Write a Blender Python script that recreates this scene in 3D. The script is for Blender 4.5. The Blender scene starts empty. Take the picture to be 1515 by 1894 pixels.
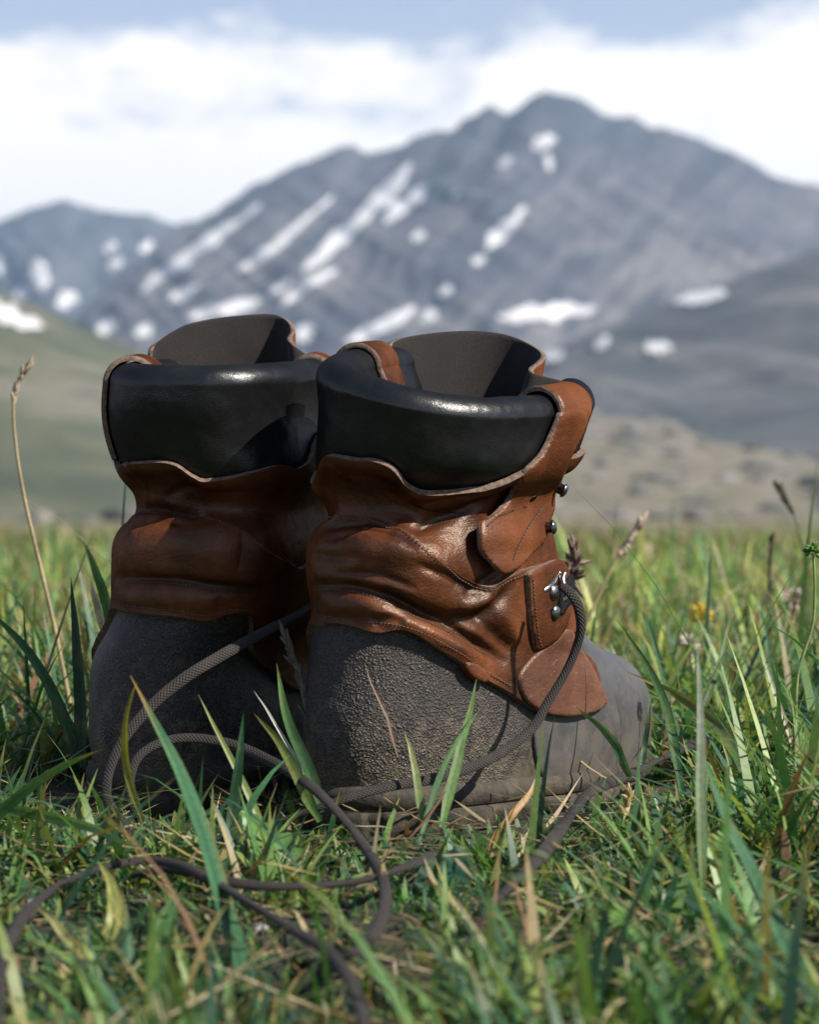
import bpy, bmesh, math, random
import numpy as np
from mathutils import Vector, noise as mnoise
from mathutils.bvhtree import BVHTree
from mathutils.geometry import delaunay_2d_cdt

rng = np.random.default_rng(7)
random.seed(7)
scene = bpy.context.scene
COL = scene.collection
R = math.radians

# ------------------------------------------------------------------ camera, sky, sun, exposure
FPX, CX, CY, HOR = 4600.0, 757.5, 947.0, 780.0      # focal length and horizon of the photograph, in its pixels
CAM_H = 0.183
PITCH = math.atan((CY - HOR) / FPX)
cam_data = bpy.data.cameras.new('camera')
cam = bpy.data.objects.new('camera', cam_data)
COL.objects.link(cam)
scene.camera = cam
cam.location = (0, 0, CAM_H)
cam.rotation_euler = (math.pi / 2 - PITCH, 0, 0)
cam_data.sensor_fit = 'VERTICAL'
cam_data.sensor_height = 36.0
cam_data.lens = FPX / 1894.0 * 36.0
cam_data.clip_start = 0.02
cam_data.clip_end = 60000
cam_data.dof.use_dof = True
cam_data.dof.focus_distance = 1.135
cam_data.dof.aperture_fstop = 13.5

SUN_EL, SUN_AZ = R(43), R(114)        # azimuth measured clockwise from +Y (the view direction)
world = bpy.data.worlds.new('World')
scene.world = world
world.use_nodes = True
wt = world.node_tree
wt.nodes.clear()
def wn(t, **kw):
    n = wt.nodes.new(t)
    for k, v in kw.items():
        setattr(n, k, v)
    return n
w_out = wn('ShaderNodeOutputWorld')
w_bg = wn('ShaderNodeBackground')
w_bg.inputs['Strength'].default_value = 0.05
sky = wn('ShaderNodeTexSky', sky_type='NISHITA', sun_disc=False)
sky.sun_elevation = SUN_EL
sky.sun_rotation = SUN_AZ
sky.air_density, sky.dust_density, sky.ozone_density = 1.0, 0.4, 1.5
tc = wn('ShaderNodeTexCoord')
sep = wn('ShaderNodeSeparateXYZ')
wt.links.new(tc.outputs['Generated'], sep.inputs[0])
mp = wn('ShaderNodeMapping')
mp.inputs['Scale'].default_value = (1, 1, 2.0)
mp.inputs['Location'].default_value = (0.35, 0.0, 0.12)
wt.links.new(tc.outputs['Generated'], mp.inputs[0])
nz = wn('ShaderNodeTexNoise')
nz.inputs['Scale'].default_value = 9.0
nz.inputs['Detail'].default_value = 7.0
nz.inputs['Roughness'].default_value = 0.55
wt.links.new(mp.outputs[0], nz.inputs['Vector'])
rampz = wn('ShaderNodeValToRGB')          # cloud cover against height: a bank over the mountains, open sky above
els = rampz.color_ramp.elements
els[0].position, els[0].color = 0.0, (0.58, 0.58, 0.58, 1)
els[1].position, els[1].color = 1.0, (0.0, 0.0, 0.0, 1)
for p, c in ((0.095, 0.50), (0.128, 0.36), (0.150, 0.17), (0.175, 0.08), (0.5, 0.0)):
    e = els.new(p)
    e.color = (c, c, c, 1)
wt.links.new(sep.outputs['Z'], rampz.inputs[0])
addn = wn('ShaderNodeMath', operation='ADD')
nsc = wn('ShaderNodeMath', operation='MULTIPLY_ADD')
nsc.inputs[1].default_value, nsc.inputs[2].default_value = 1.5, -0.24
wt.links.new(nz.outputs['Fac'], nsc.inputs[0])
wt.links.new(nsc.outputs[0], addn.inputs[0])
wt.links.new(rampz.outputs[0], addn.inputs[1])
mr = wn('ShaderNodeMapRange', interpolation_type='SMOOTHSTEP')
mr.inputs['From Min'].default_value = 0.54
mr.inputs['From Max'].default_value = 0.86
wt.links.new(addn.outputs[0], mr.inputs['Value'])
cl_mix = wn('ShaderNodeMix', data_type='RGBA')
cl_mix.inputs[7].default_value = (15.2, 14.4, 13.9, 1)
veil = wn('ShaderNodeMapRange')          # thin high veil paling the blue towards the horizon
veil.inputs['From Min'].default_value, veil.inputs['From Max'].default_value = 0.0, 0.26
veil.inputs['To Min'].default_value, veil.inputs['To Max'].default_value = 0.66, 0.0
wt.links.new(sep.outputs['Z'], veil.inputs['Value'])
cmax = wn('ShaderNodeMath', operation='MAXIMUM')
wt.links.new(mr.outputs[0], cmax.inputs[0])
wt.links.new(veil.outputs[0], cmax.inputs[1])
wt.links.new(cmax.outputs[0], cl_mix.inputs[0])
skc = wn('ShaderNodeMix', data_type='RGBA', blend_type='MULTIPLY')
skc.inputs[0].default_value = 1.0
skc.inputs[7].default_value = (0.88, 1.03, 1.30, 1)
wt.links.new(sky.outputs[0], skc.inputs[6])
wt.links.new(skc.outputs[2], cl_mix.inputs[6])
wt.links.new(cl_mix.outputs[2], w_bg.inputs['Color'])
wt.links.new(w_bg.outputs[0], w_out.inputs[0])

sun_data = bpy.data.lights.new('sun', 'SUN')
sun_data.energy = 5.0
sun_data.angle = R(0.53)
sun_data.color = (1.0, 0.935, 0.83)
sun = bpy.data.objects.new('sun', sun_data)
COL.objects.link(sun)
SUN_DIR = Vector((math.sin(SUN_AZ) * math.cos(SUN_EL), math.cos(SUN_AZ) * math.cos(SUN_EL), math.sin(SUN_EL)))
sun.rotation_euler = SUN_DIR.to_track_quat('Z', 'Y').to_euler()
sun.location = SUN_DIR * 20

scene.view_settings.view_transform = 'Standard'
scene.view_settings.look = 'None'
scene.view_settings.exposure = 0.86
scene.view_settings.gamma = 1.0
scene.view_settings.use_curve_mapping = False
scene.cycles.max_bounces = 8
scene.cycles.transparent_max_bounces = 8
scene.cycles.volume_bounces = 0

# ------------------------------------------------------------------ helpers
FWD = np.array([0, math.cos(PITCH), -math.sin(PITCH)])
UP = np.array([0, math.sin(PITCH), math.cos(PITCH)])
CAMP = np.array([0, 0, CAM_H])

def ray(px, py):
    d = np.array([(px - CX) / FPX, 0, 0]) + UP * ((CY - py) / FPX) + FWD
    return d / np.linalg.norm(d)

def at(px, py, Y):
    """the point of the place seen at a photo pixel, at distance Y in front of the camera"""
    d = ray(px, py)
    return CAMP + d * (Y / d[1])

def on_ground(px, py, z=0.0):
    d = ray(px, py)
    return CAMP + d * ((z - CAM_H) / d[2])

def tag(o, label=None, cat=None, group=None, kind=None):
    if label: o['label'] = label
    if cat: o['category'] = cat
    if group: o['group'] = group
    if kind: o['kind'] = kind
    return o

def link(name, me, mats=(), parent=None, base=None):
    o = bpy.data.objects.new(name, me)
    COL.objects.link(o)
    for m in mats:
        me.materials.append(m)
    if parent is not None:
        o.parent = parent
    return o

def np_mesh(name, verts, quads=None, tris=None, smooth=True, mat_idx=None):
    me = bpy.data.meshes.new(name)
    verts = np.asarray(verts, dtype=np.float32)
    loops, starts, totals = [], [], []
    n = 0
    parts = []
    if quads is not None and len(quads):
        q = np.asarray(quads, dtype=np.int32)
        parts.append((q, 4))
    if tris is not None and len(tris):
        parts.append((np.asarray(tris, dtype=np.int32), 3))
    flat = np.concatenate([p.ravel() for p, _ in parts])
    tot = np.concatenate([np.full(len(p), k, dtype=np.int32) for p, k in parts])
    st = np.concatenate([[0], np.cumsum(tot)[:-1]]).astype(np.int32)
    me.vertices.add(len(verts))
    me.vertices.foreach_set('co', verts.ravel())
    me.loops.add(len(flat))
    me.loops.foreach_set('vertex_index', flat)
    me.polygons.add(len(tot))
    me.polygons.foreach_set('loop_start', st)
    me.polygons.foreach_set('loop_total', tot)
    if smooth:
        me.polygons.foreach_set('use_smooth', np.ones(len(tot), dtype=bool))
    if mat_idx is not None:
        me.polygons.foreach_set('material_index', np.asarray(mat_idx, dtype=np.int32))
    me.update()
    me.validate()
    return me

def empty(name, loc):
    o = bpy.data.objects.new(name, None)
    o.location = loc
    o.empty_display_size = 0.05
    COL.objects.link(o)
    return o

def smooth(x, a, b):
    t = np.clip((x - a) / (b - a), 0, 1)
    return t * t * (3 - 2 * t)

def value_noise(p, seed=0):
    """smooth value noise on an (n, d) array, result in -1..1"""
    p = np.asarray(p, dtype=np.float64)
    i = np.floor(p).astype(np.int64)
    f = p - i
    f = f * f * (3 - 2 * f)
    d = p.shape[1]
    out = np.zeros(len(p))
    for c in range(2 ** d):
        w = np.ones(len(p))
        h = np.full(len(p), seed * 7919 + 13, dtype=np.int64)
        for k in range(d):
            b = (c >> k) & 1
            w *= f[:, k] if b else 1 - f[:, k]
            h = (h * 1103515245 + (i[:, k] + b) * (374761393 + 668265263 * k)) & 0x7fffffff
            h = (h ^ (h >> 13)) * 1274126177 & 0x7fffffff
        out += w * ((h & 0xffff) / 32767.5 - 1)
    return out

def fbm(p, octaves=4, seed=0):
    s, a, t = 0, 1.0, 0
    p = np.asarray(p, dtype=np.float64)
    for k in range(octaves):
        s = s + a * value_noise(p * 2 ** k + 17.3 * k, seed + k)
        t += a
        a *= 0.5
    return s / t

def catmull(pts, n):
    """n points along a smooth curve through pts (any dimension), even in arc length"""
    P = np.asarray(pts, dtype=np.float64)
    Q = np.vstack([2 * P[0] - P[1], P, 2 * P[-1] - P[-2]])
    out = []
    for k in range(len(P) - 1):
        p0, p1, p2, p3 = Q[k:k + 4]
        t = np.linspace(0, 1, 24, endpoint=False)[:, None]
        out.append(0.5 * (2 * p1 + (p2 - p0) * t + (2 * p0 - 5 * p1 + 4 * p2 - p3) * t ** 2 + (3 * p1 - p0 - 3 * p2 + p3) * t ** 3))
    out = np.vstack(out + [P[-1:]])
    d = np.concatenate([[0], np.cumsum(np.linalg.norm(np.diff(out, axis=0), axis=1))])
    s = np.linspace(0, d[-1], n)
    return np.stack([np.interp(s, d, out[:, k]) for k in range(out.shape[1])], 1)

# ------------------------------------------------------------------ materials
class NT:
    def __init__(self, name):
        self.m = bpy.data.materials.new(name)
        self.m.use_nodes = True
        self.t = self.m.node_tree
        self.b = self.t.nodes['Principled BSDF']
        self.out = self.t.nodes['Material Output']
    def n(self, typ, **kw):
        x = self.t.nodes.new(typ)
        for k, v in kw.items():
            if k.startswith('i_'):
                x.inputs[k[2:].replace('_', ' ')].default_value = v
            else:
                setattr(x, k, v)
        return x
    def l(self, a, b):
        self.t.links.new(a, b)
    def coord(self, kind='Object', scale=None):
        c = self.n('ShaderNodeTexCoord').outputs[kind]
        if scale is None:
            return c
        m = self.n('ShaderNodeMapping')
        m.inputs['Scale'].default_value = scale
        self.l(c, m.inputs[0])
        return m.outputs[0]
    def noise(self, vec, scale, detail=4, rough=0.55):
        x = self.n('ShaderNodeTexNoise')
        x.inputs['Scale'].default_value = scale
        x.inputs['Detail'].default_value = detail
        x.inputs['Roughness'].default_value = rough
        self.l(vec, x.inputs['Vector'])
        return x.outputs['Fac']
    def voro(self, vec, scale, feature='F1', out='Distance', rand=1.0):
        x = self.n('ShaderNodeTexVoronoi', feature=feature)
        x.inputs['Scale'].default_value = scale
        x.inputs['Randomness'].default_value = rand
        self.l(vec, x.inputs['Vector'])
        return x.outputs[out]
    def ramp(self, fac, stops):
        x = self.n('ShaderNodeValToRGB')
        e = x.color_ramp.elements
        while len(e) > 1:
            e.remove(e[-1])
        for k, (p, c) in enumerate(stops):
            if not hasattr(c, '__len__'):
                c = (c, c, c)
            y = e[0] if k == 0 else e.new(p)
            y.position, y.color = p, (*c[:3], 1)
        self.l(fac, x.inputs[0])
        return x.outputs[0]
    def mix(self, fac, a, b, blend='MIX'):
        x = self.n('ShaderNodeMix', data_type='RGBA', blend_type=blend)
        for s, v in ((0, fac), (6, a), (7, b)):
            if hasattr(v, 'is_linked'):
                self.l(v, x.inputs[s])
            elif s == 0:
                x.inputs[0].default_value = v
            else:
                x.inputs[s].default_value = (*v[:3], 1)
        return x.outputs[2]
    def math(self, op, a, b=None):
        x = self.n('ShaderNodeMath', operation=op)
        for s, v in ((0, a), (1, b)):
            if v is None: continue
            if hasattr(v, 'is_linked'): self.l(v, x.inputs[s])
            else: x.inputs[s].default_value = v
        return x.outputs[0]
    def bump(self, h, strength, dist, normal=None):
        x = self.n('ShaderNodeBump')
        x.inputs['Strength'].default_value = strength
        x.inputs['Distance'].default_value = dist
        self.l(h, x.inputs['Height'])
        if normal is not None:
            self.l(normal, x.inputs['Normal'])
        return x.outputs[0]
    def waxy(self, weight, rough, tint):
        """a thin even polish over a matt body"""
        self.b.inputs['Specular IOR Level'].default_value = 0.0
        g = self.n('ShaderNodeBsdfGlossy')
        g.inputs['Color'].default_value = (*tint, 1)
        g.inputs['Roughness'].default_value = rough
        nl = self.b.inputs['Normal'].links
        if nl: self.l(nl[0].from_socket, g.inputs['Normal'])
        mx = self.n('ShaderNodeMixShader')
        mx.inputs[0].default_value = weight
        self.l(self.b.outputs[0], mx.inputs[1])
        self.l(g.outputs[0], mx.inputs[2])
        self.l(mx.outputs[0], self.out.inputs['Surface'])
    def set(self, color=None, rough=None, normal=None, **kw):
        for k, v in (('Base Color', color), ('Roughness', rough), ('Normal', normal)):
            if v is None: continue
            if hasattr(v, 'is_linked'): self.l(v, self.b.inputs[k])
            elif k == 'Base Color': self.b.inputs[k].default_value = (*v[:3], 1)
            else: self.b.inputs[k].default_value = v
        for k, v in kw.items():
            self.b.inputs[k.replace('_', ' ')].default_value = v
        return self.m

def leather_material(name, c_dark, c_mid, c_light, dust=0.25):
    t = NT(name)
    o = t.coord()
    big = t.noise(o, 28, 5, 0.6)
    col = t.ramp(big, [(0.34, c_dark), (0.5, c_mid), (0.68, c_light)])
    fine = t.noise(o, 900, 3)
    col = t.mix(t.ramp(fine, [(0.45, 0.0), (0.7, 0.35)]), col, tuple(x * 0.55 for x in c_mid))
    scuff = t.noise(t.coord(scale=(1, 1, 2.2)), 160, 6, 0.7)
    col = t.mix(t.ramp(scuff, [(0.58, 0.0), (0.75, dust)]), col, (0.30, 0.20, 0.14))
    wr = t.n('ShaderNodeAttribute', attribute_name='fold_depth').outputs['Fac']
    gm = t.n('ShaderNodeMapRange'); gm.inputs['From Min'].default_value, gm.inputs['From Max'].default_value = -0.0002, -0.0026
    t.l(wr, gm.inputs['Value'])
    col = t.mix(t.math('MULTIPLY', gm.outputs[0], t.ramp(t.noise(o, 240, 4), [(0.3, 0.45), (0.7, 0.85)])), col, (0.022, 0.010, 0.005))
    # creased grain: fine cells plus longer wrinkles
    grain = t.voro(o, 1100)
    wrk = t.noise(t.coord(scale=(1, 1, 1.7)), 210, 5, 0.65)
    h = t.math('ADD', t.math('MULTIPLY', grain, 0.35), t.math('MULTIPLY', wrk, 1.6))
    rough = t.ramp(t.noise(o, 70, 4), [(0.3, 0.36), (0.7, 0.54)])
    m = t.set(col, rough, t.bump(h, 0.34, 0.0010))
    t.waxy(0.031, 0.38, (1.0, 0.86, 0.74))
    return m

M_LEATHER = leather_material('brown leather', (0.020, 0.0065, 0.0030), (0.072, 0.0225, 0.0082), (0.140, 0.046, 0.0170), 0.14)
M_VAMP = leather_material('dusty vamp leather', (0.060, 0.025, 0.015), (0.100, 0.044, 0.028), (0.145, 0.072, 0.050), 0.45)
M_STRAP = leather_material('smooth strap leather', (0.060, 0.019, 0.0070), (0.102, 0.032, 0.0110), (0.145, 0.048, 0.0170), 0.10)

def m_edge():
    t = NT('raw leather edge')
    o = t.coord()
    c = t.ramp(t.noise(o, 500, 4), [(0.3, (0.05, 0.03, 0.02)), (0.7, (0.18, 0.12, 0.085))])
    return t.set(c, 0.85, t.bump(t.noise(o, 900, 3), 0.6, 0.0005))
M_EDGE = m_edge()

def m_rubber(name, pebble, c0, c1, dirt):
    t = NT(name)
    o = t.coord()
    mask = t.n('ShaderNodeAttribute', attribute_name='pebble').outputs['Fac']
    wv = t.n('ShaderNodeVectorMath', operation='ADD')
    nv = t.n('ShaderNodeTexNoise'); nv.inputs['Scale'].default_value = 260.0
    t.l(o, nv.inputs['Vector'])
    sc = t.n('ShaderNodeVectorMath', operation='SCALE'); sc.inputs['Scale'].default_value = 0.0035
    t.l(nv.outputs['Color'], sc.inputs[0])
    t.l(o, wv.inputs[0]); t.l(sc.outputs[0], wv.inputs[1])
    cell = t.voro(wv.outputs[0], 860, 'F1')
    peb = t.math('ADD', t.ramp(cell, [(0.12, 0.0), (0.62, 1.0)]), t.math('MULTIPLY', t.noise(o, 1500, 2, 0.6), 0.25))
    ground = t.noise(o, 46, 6, 0.65)
    base = t.ramp(ground, [(0.3, c0), (0.7, c1)])
    tops = t.math('MULTIPLY', t.ramp(peb, [(0.30, 0.95), (0.72, 0.0)]), t.ramp(t.noise(o, 75, 4), [(0.3, 0.35), (0.65, 1.0)]))
    col = t.mix(t.math('MULTIPLY', tops, mask), base, (0.105, 0.088, 0.068))
    z = t.n('ShaderNodeSeparateXYZ')
    t.l(o, z.inputs[0])
    low = t.n('ShaderNodeMapRange')
    low.inputs['From Min'].default_value, low.inputs['From Max'].default_value = 0.075, 0.012
    t.l(z.outputs['Z'], low.inputs['Value'])
    dn = t.ramp(t.math('ADD', t.noise(o, 120, 7, 0.72), t.math('MULTIPLY', low.outputs[0], 0.30)), [(0.60, 0.0), (0.80, dirt)])
    col = t.mix(dn, col, (0.120, 0.094, 0.062))
    b1 = t.bump(t.math('MULTIPLY', t.math('SUBTRACT', 1.2, peb), mask), 0.8, 0.0009)
    b2 = t.bump(t.noise(o, 420, 4), 0.25, 0.0006, b1)
    return t.set(col, t.ramp(ground, [(0.3, 0.48), (0.7, 0.7)]), b2)
M_RAND = m_rubber('dirty rand rubber', 1, (0.013, 0.0112, 0.0100), (0.026, 0.0215, 0.0180), 0.7)
M_TOE = m_rubber('grey toe rubber', 0, (0.034, 0.035, 0.039), (0.066, 0.066, 0.069), 0.45)

def m_sole():
    t = NT('muddy sole rubber')
    o = t.coord()
    n = t.noise(o, 90, 7, 0.7)
    c = t.ramp(n, [(0.32, (0.018, 0.015, 0.012)), (0.55, (0.052, 0.041, 0.028)), (0.75, (0.105, 0.080, 0.052))])
    return t.set(c, 0.85, t.bump(t.noise(o, 300, 6, 0.7), 0.8, 0.0016))
M_SOLE = m_sole()

def m_black():
    t = NT('black padded leather')
    o = t.coord()
    c = t.ramp(t.noise(o, 60, 4), [(0.3, (0.0030, 0.0034, 0.0038)), (0.62, (0.0070, 0.0074, 0.0080)), (0.8, (0.016, 0.015, 0.014))])
    g = t.voro(o, 1500)
    w = t.noise(o, 260, 4)
    m = t.set(c, t.ramp(t.noise(o, 90, 4), [(0.3, 0.28), (0.7, 0.42)]), t.bump(t.math('ADD', t.math('ADD', t.math('MULTIPLY', g, .4), w), t.math('MULTIPLY', t.noise(t.coord(scale=(1, 1, 0.45)), 75, 5, 0.6), 1.4)), 0.24, 0.0008))
    t.waxy(0.040, 0.33, (1, 1, 1))
    return m
M_BLACK = m_black()

def m_suede():
    t = NT('dark brown suede')
    o = t.coord()
    n = t.noise(o, 750, 6, 0.85)
    c = t.mix(t.ramp(t.noise(o, 40, 5, 0.7), [(0.35, 0.0), (0.65, 0.8)]), t.ramp(n, [(0.40, (0.002, 0.0015, 0.0011)), (0.68, (0.022, 0.0155, 0.0125))]), (0.005, 0.0036, 0.0028))
    m = t.set(c, 0.95, t.bump(n, 0.6, 0.0006))
    t.b.inputs['Sheen Weight'].default_value = 0.04
    return m
M_SUEDE = m_suede()

def m_metal():
    t = NT('worn gunmetal')
    o = t.coord()
    n = t.noise(o, 300, 4)
    return t.set(t.ramp(n, [(0.3, (0.07, 0.075, 0.08)), (0.7, (0.20, 0.20, 0.20))]), t.ramp(n, [(0.3, 0.22), (0.7, 0.42)]), None, Metallic=1.0)
M_METAL = m_metal()
def m_wire():
    t = NT('bright steel wire')
    return t.set((0.30, 0.295, 0.285), t.ramp(t.noise(t.coord(), 400, 3), [(0.3, 0.2), (0.7, 0.4)]), None, Metallic=1.0)
M_WIRE = m_wire()

def m_stitch():
    t = NT('stitching thread')
    return t.set(t.ramp(t.noise(t.coord(), 900, 2), [(0.3, (0.05, 0.028, 0.018)), (0.7, (0.13, 0.085, 0.055))]), 0.9)
M_STITCH = m_stitch()

def m_lace():
    t = NT('braided lace')
    uv = t.n('ShaderNodeUVMap').outputs[0]
    s = t.n('ShaderNodeSeparateXYZ')
    t.l(uv, s.inputs[0])
    a, b = s.outputs[0], s.outputs[1]
    def wave(k1, k2):
        return t.math('SINE', t.math('ADD', t.math('MULTIPLY', a, k1), t.math('MULTIPLY', b, k2)))
    w1 = wave(3600.0, 50.27)
    w2 = wave(3600.0, -50.27)
    br = t.math('MAXIMUM', w1, w2)
    cc = t.ramp(t.math('MULTIPLY_ADD', br, 0.5), [(0.0, (0.004, 0.0034, 0.003)), (0.55, (0.0105, 0.0082, 0.0072)), (1.0, (0.034, 0.026, 0.0215))])
    dirt = t.ramp(t.noise(t.coord(), 120, 5), [(0.5, 0.0), (0.75, 0.45)])
    col = t.mix(dirt, cc, (0.055, 0.045, 0.034))
    return t.set(col, 0.8, t.bump(br, 0.8, 0.0005))
M_LACE = m_lace()

def leafy(name, translucency=0.35, rough=0.45, tint=None):
    """leaf-thin plant matter: colour from the mesh's own colour attribute"""
    t = NT(name)
    c = t.n('ShaderNodeVertexColor', layer_name='Col').outputs[0]
    ob = t.coord('Object')
    c = t.mix(0.75, c, t.ramp(t.noise(ob, 420, 4, 0.7), [(0.3, 0.62), (0.7, 1.25)]), 'MULTIPLY')
    if tint:
        c = t.mix(1.0, c, tint, 'MULTIPLY')
    t.set(c, rough)
    t.b.inputs['Specular IOR Level'].default_value = 0.35
    tr = t.n('ShaderNodeBsdfTranslucent')
    t.l(t.mix(1.0, c, (1.25, 1.3, 0.6), 'MULTIPLY'), tr.inputs['Color'])
    mx = t.n('ShaderNodeMixShader')
    mx.inputs[0].default_value = translucency
    t.l(t.b.outputs[0], mx.inputs[1])
    t.l(tr.outputs[0], mx.inputs[2])
    t.l(mx.outputs[0], t.out.inputs['Surface'])
    return t.m
M_GRASS = leafy('grass blades')
M_DRY = leafy('dry straw', 0.2, 0.6)

def m_ground():
    t = NT('turf and valley floor')
    g = t.n('ShaderNodeNewGeometry').outputs['Position']
    d = t.n('ShaderNodeVectorMath', operation='LENGTH')
    t.l(g, d.inputs[0])
    dist = d.outputs['Value']
    soil = t.ramp(t.noise(g, 60, 6, 0.7), [(0.3, (0.012, 0.011, 0.007)), (0.6, (0.028, 0.030, 0.014)), (0.8, (0.07, 0.06, 0.035))])
    mp1 = t.n('ShaderNodeMapping'); mp1.inputs['Scale'].default_value = (0.055, 0.010, 0.0)
    t.l(g, mp1.inputs[0])
    mid = t.ramp(t.noise(mp1.outputs[0], 1.0, 5, 0.6), [(0.30, (0.060, 0.068, 0.024)), (0.46, (0.105, 0.095, 0.042)), (0.60, (0.17, 0.135, 0.085)), (0.75, (0.085, 0.085, 0.036))])
    mp2 = t.n('ShaderNodeMapping'); mp2.inputs['Scale'].default_value = (0.022, 0.0085, 0.0)
    t.l(g, mp2.inputs[0])
    far = t.ramp(t.noise(mp2.outputs[0], 1.0, 7, 0.72), [(0.30, (0.05, 0.06, 0.04)), (0.38, (0.055, 0.057, 0.032)), (0.46, (0.125, 0.108, 0.078)), (0.57, (0.21, 0.18, 0.145)), (0.66, (0.080, 0.076, 0.052))])
    a = t.n('ShaderNodeMapRange'); a.inputs['From Min'].default_value, a.inputs['From Max'].default_value = 3, 12
    t.l(dist, a.inputs['Value'])
    b = t.n('ShaderNodeMapRange'); b.inputs['From Min'].default_value, b.inputs['From Max'].default_value = 700, 2200
    t.l(dist, b.inputs['Value'])
    c = t.mix(b.outputs[0], t.mix(a.outputs[0], soil, mid), far)
    return t.set(c, 0.95, t.bump(t.noise(g, 90, 5, 0.7), 0.6, 0.01))
M_GROUND = m_ground()

def m_slope(name, stops, sc, stops2=None, mask=(0.5, 0.6), tilt=-12, zdark=None):
    t = NT(name)
    g = t.n('ShaderNodeNewGeometry').outputs['Position']
    m0 = t.n('ShaderNodeMapping')
    m0.inputs['Rotation'].default_value = (0, R(tilt), 0)      # turn first, then stretch: bands run down the slope
    t.l(g, m0.inputs[0])
    mp = t.n('ShaderNodeMapping')
    mp.inputs['Scale'].default_value = sc
    t.l(m0.outputs[0], mp.inputs[0])
    c = t.ramp(t.noise(mp.outputs[0], 1.0, 7, 0.62), stops)
    if stops2:
        mp2 = t.n('ShaderNodeMapping'); mp2.inputs['Scale'].default_value = (0.0016, 0.0016, 0.004)
        t.l(g, mp2.inputs[0])
        c = t.mix(t.ramp(t.noise(mp2.outputs[0], 1.0, 5, 0.6), [(mask[0], 0.0), (mask[1], 1.0)]), c, stops2)
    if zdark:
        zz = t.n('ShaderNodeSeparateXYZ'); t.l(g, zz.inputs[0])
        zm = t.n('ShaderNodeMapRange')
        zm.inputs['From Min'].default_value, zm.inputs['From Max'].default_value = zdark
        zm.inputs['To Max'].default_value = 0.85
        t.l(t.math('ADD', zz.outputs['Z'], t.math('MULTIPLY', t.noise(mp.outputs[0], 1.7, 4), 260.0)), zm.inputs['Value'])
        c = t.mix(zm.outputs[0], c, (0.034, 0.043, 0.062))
    return t.set(c, 0.95)
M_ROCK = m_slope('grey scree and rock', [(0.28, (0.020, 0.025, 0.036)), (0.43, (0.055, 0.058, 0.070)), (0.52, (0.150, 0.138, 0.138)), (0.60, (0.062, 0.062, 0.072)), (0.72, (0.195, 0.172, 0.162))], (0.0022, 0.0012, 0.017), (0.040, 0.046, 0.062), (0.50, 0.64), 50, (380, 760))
M_FARROCK = m_slope('far dark rock', [(0.3, (0.035, 0.045, 0.06)), (0.6, (0.08, 0.085, 0.10)), (0.8, (0.05, 0.055, 0.07))], (0.002, 0.001, 0.008), tilt=45)
M_HILL = m_slope('green hillside', [(0.28, (0.014, 0.022, 0.012)), (0.42, (0.038, 0.047, 0.020)), (0.52, (0.075, 0.076, 0.038)), (0.60, (0.125, 0.115, 0.080)), (0.72, (0.026, 0.034, 0.020))], (0.009, 0.005, 0.045), (0.045, 0.06, 0.035), (0.5, 0.62))
M_SPUR = m_slope('heath and scree', [(0.3, (0.022, 0.028, 0.032)), (0.46, (0.055, 0.060, 0.060)), (0.58, (0.125, 0.115, 0.108)), (0.70, (0.060, 0.062, 0.056))], (0.006, 0.004, 0.026), (0.030, 0.038, 0.042), (0.48, 0.60))
def m_snow():
    t = NT('old snow')
    g = t.n('ShaderNodeNewGeometry').outputs['Position']
    return t.set(t.ramp(t.noise(g, 0.03, 4), [(0.3, (0.50, 0.49, 0.50)), (0.7, (0.66, 0.65, 0.65))]), 0.8)
M_SNOW = m_snow()

# ------------------------------------------------------------------ ground, valley, hills, mountains
def turf_z(x, y):
    """height of the near turf, rolling over into the valley"""
    x, y = np.asarray(x, float), np.asarray(y, float)
    r = np.hypot(x, y)
    p = np.stack([x.ravel(), y.ravel()], 1)
    n = (fbm(p * 5.5, 3, 3) * 0.007).reshape(x.shape) * smooth(r, 0.2, 0.7)
    s = np.clip(r - 2.3, 0, None)
    fall = -0.040 * (np.sqrt(s * s + 0.36) - 0.6)
    fall = np.where(r < 2.3, 0, fall)
    z = -40 + np.logaddexp(0, (fall + 40) * 0.35) / 0.35
    az = np.arctan2(x, np.maximum(y, 1e-6))
    z = z + 62 * smooth(r, 900, 2500) * smooth(az, -0.075, 0.015) * (y > 0)
    return z + n * (r < 30) + (fbm(p * 0.02, 3, 9) * 0.6).reshape(x.shape) * smooth(r, 60, 300)

def build_ground():
    ang = np.concatenate([np.arange(-180, -24, 4.0), np.arange(-24, 24, 0.4), np.arange(24, 180, 4.0)])
    rad = np.concatenate([[0.0], np.geomspace(0.12, 8000, 250)])
    A, Rr = np.meshgrid(np.radians(ang), rad, indexing='ij')
    X, Y = Rr * np.sin(A), Rr * np.cos(A)
    Z = turf_z(X, Y)
    n, m = A.shape
    i, j = np.meshgrid(np.arange(n), np.arange(m - 1), indexing='ij')
    i2 = (i + 1) % n
    q = np.stack([i * m + j, i2 * m + j, i2 * m + j + 1, i * m + j + 1], -1).reshape(-1, 4)
    q = q[:, ::-1]
    o = link('ground', np_mesh('ground', np.stack([X, Y, Z], -1).reshape(-1, 3), q), [M_GROUND])
    return tag(o, kind='structure')
build_ground()

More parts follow.
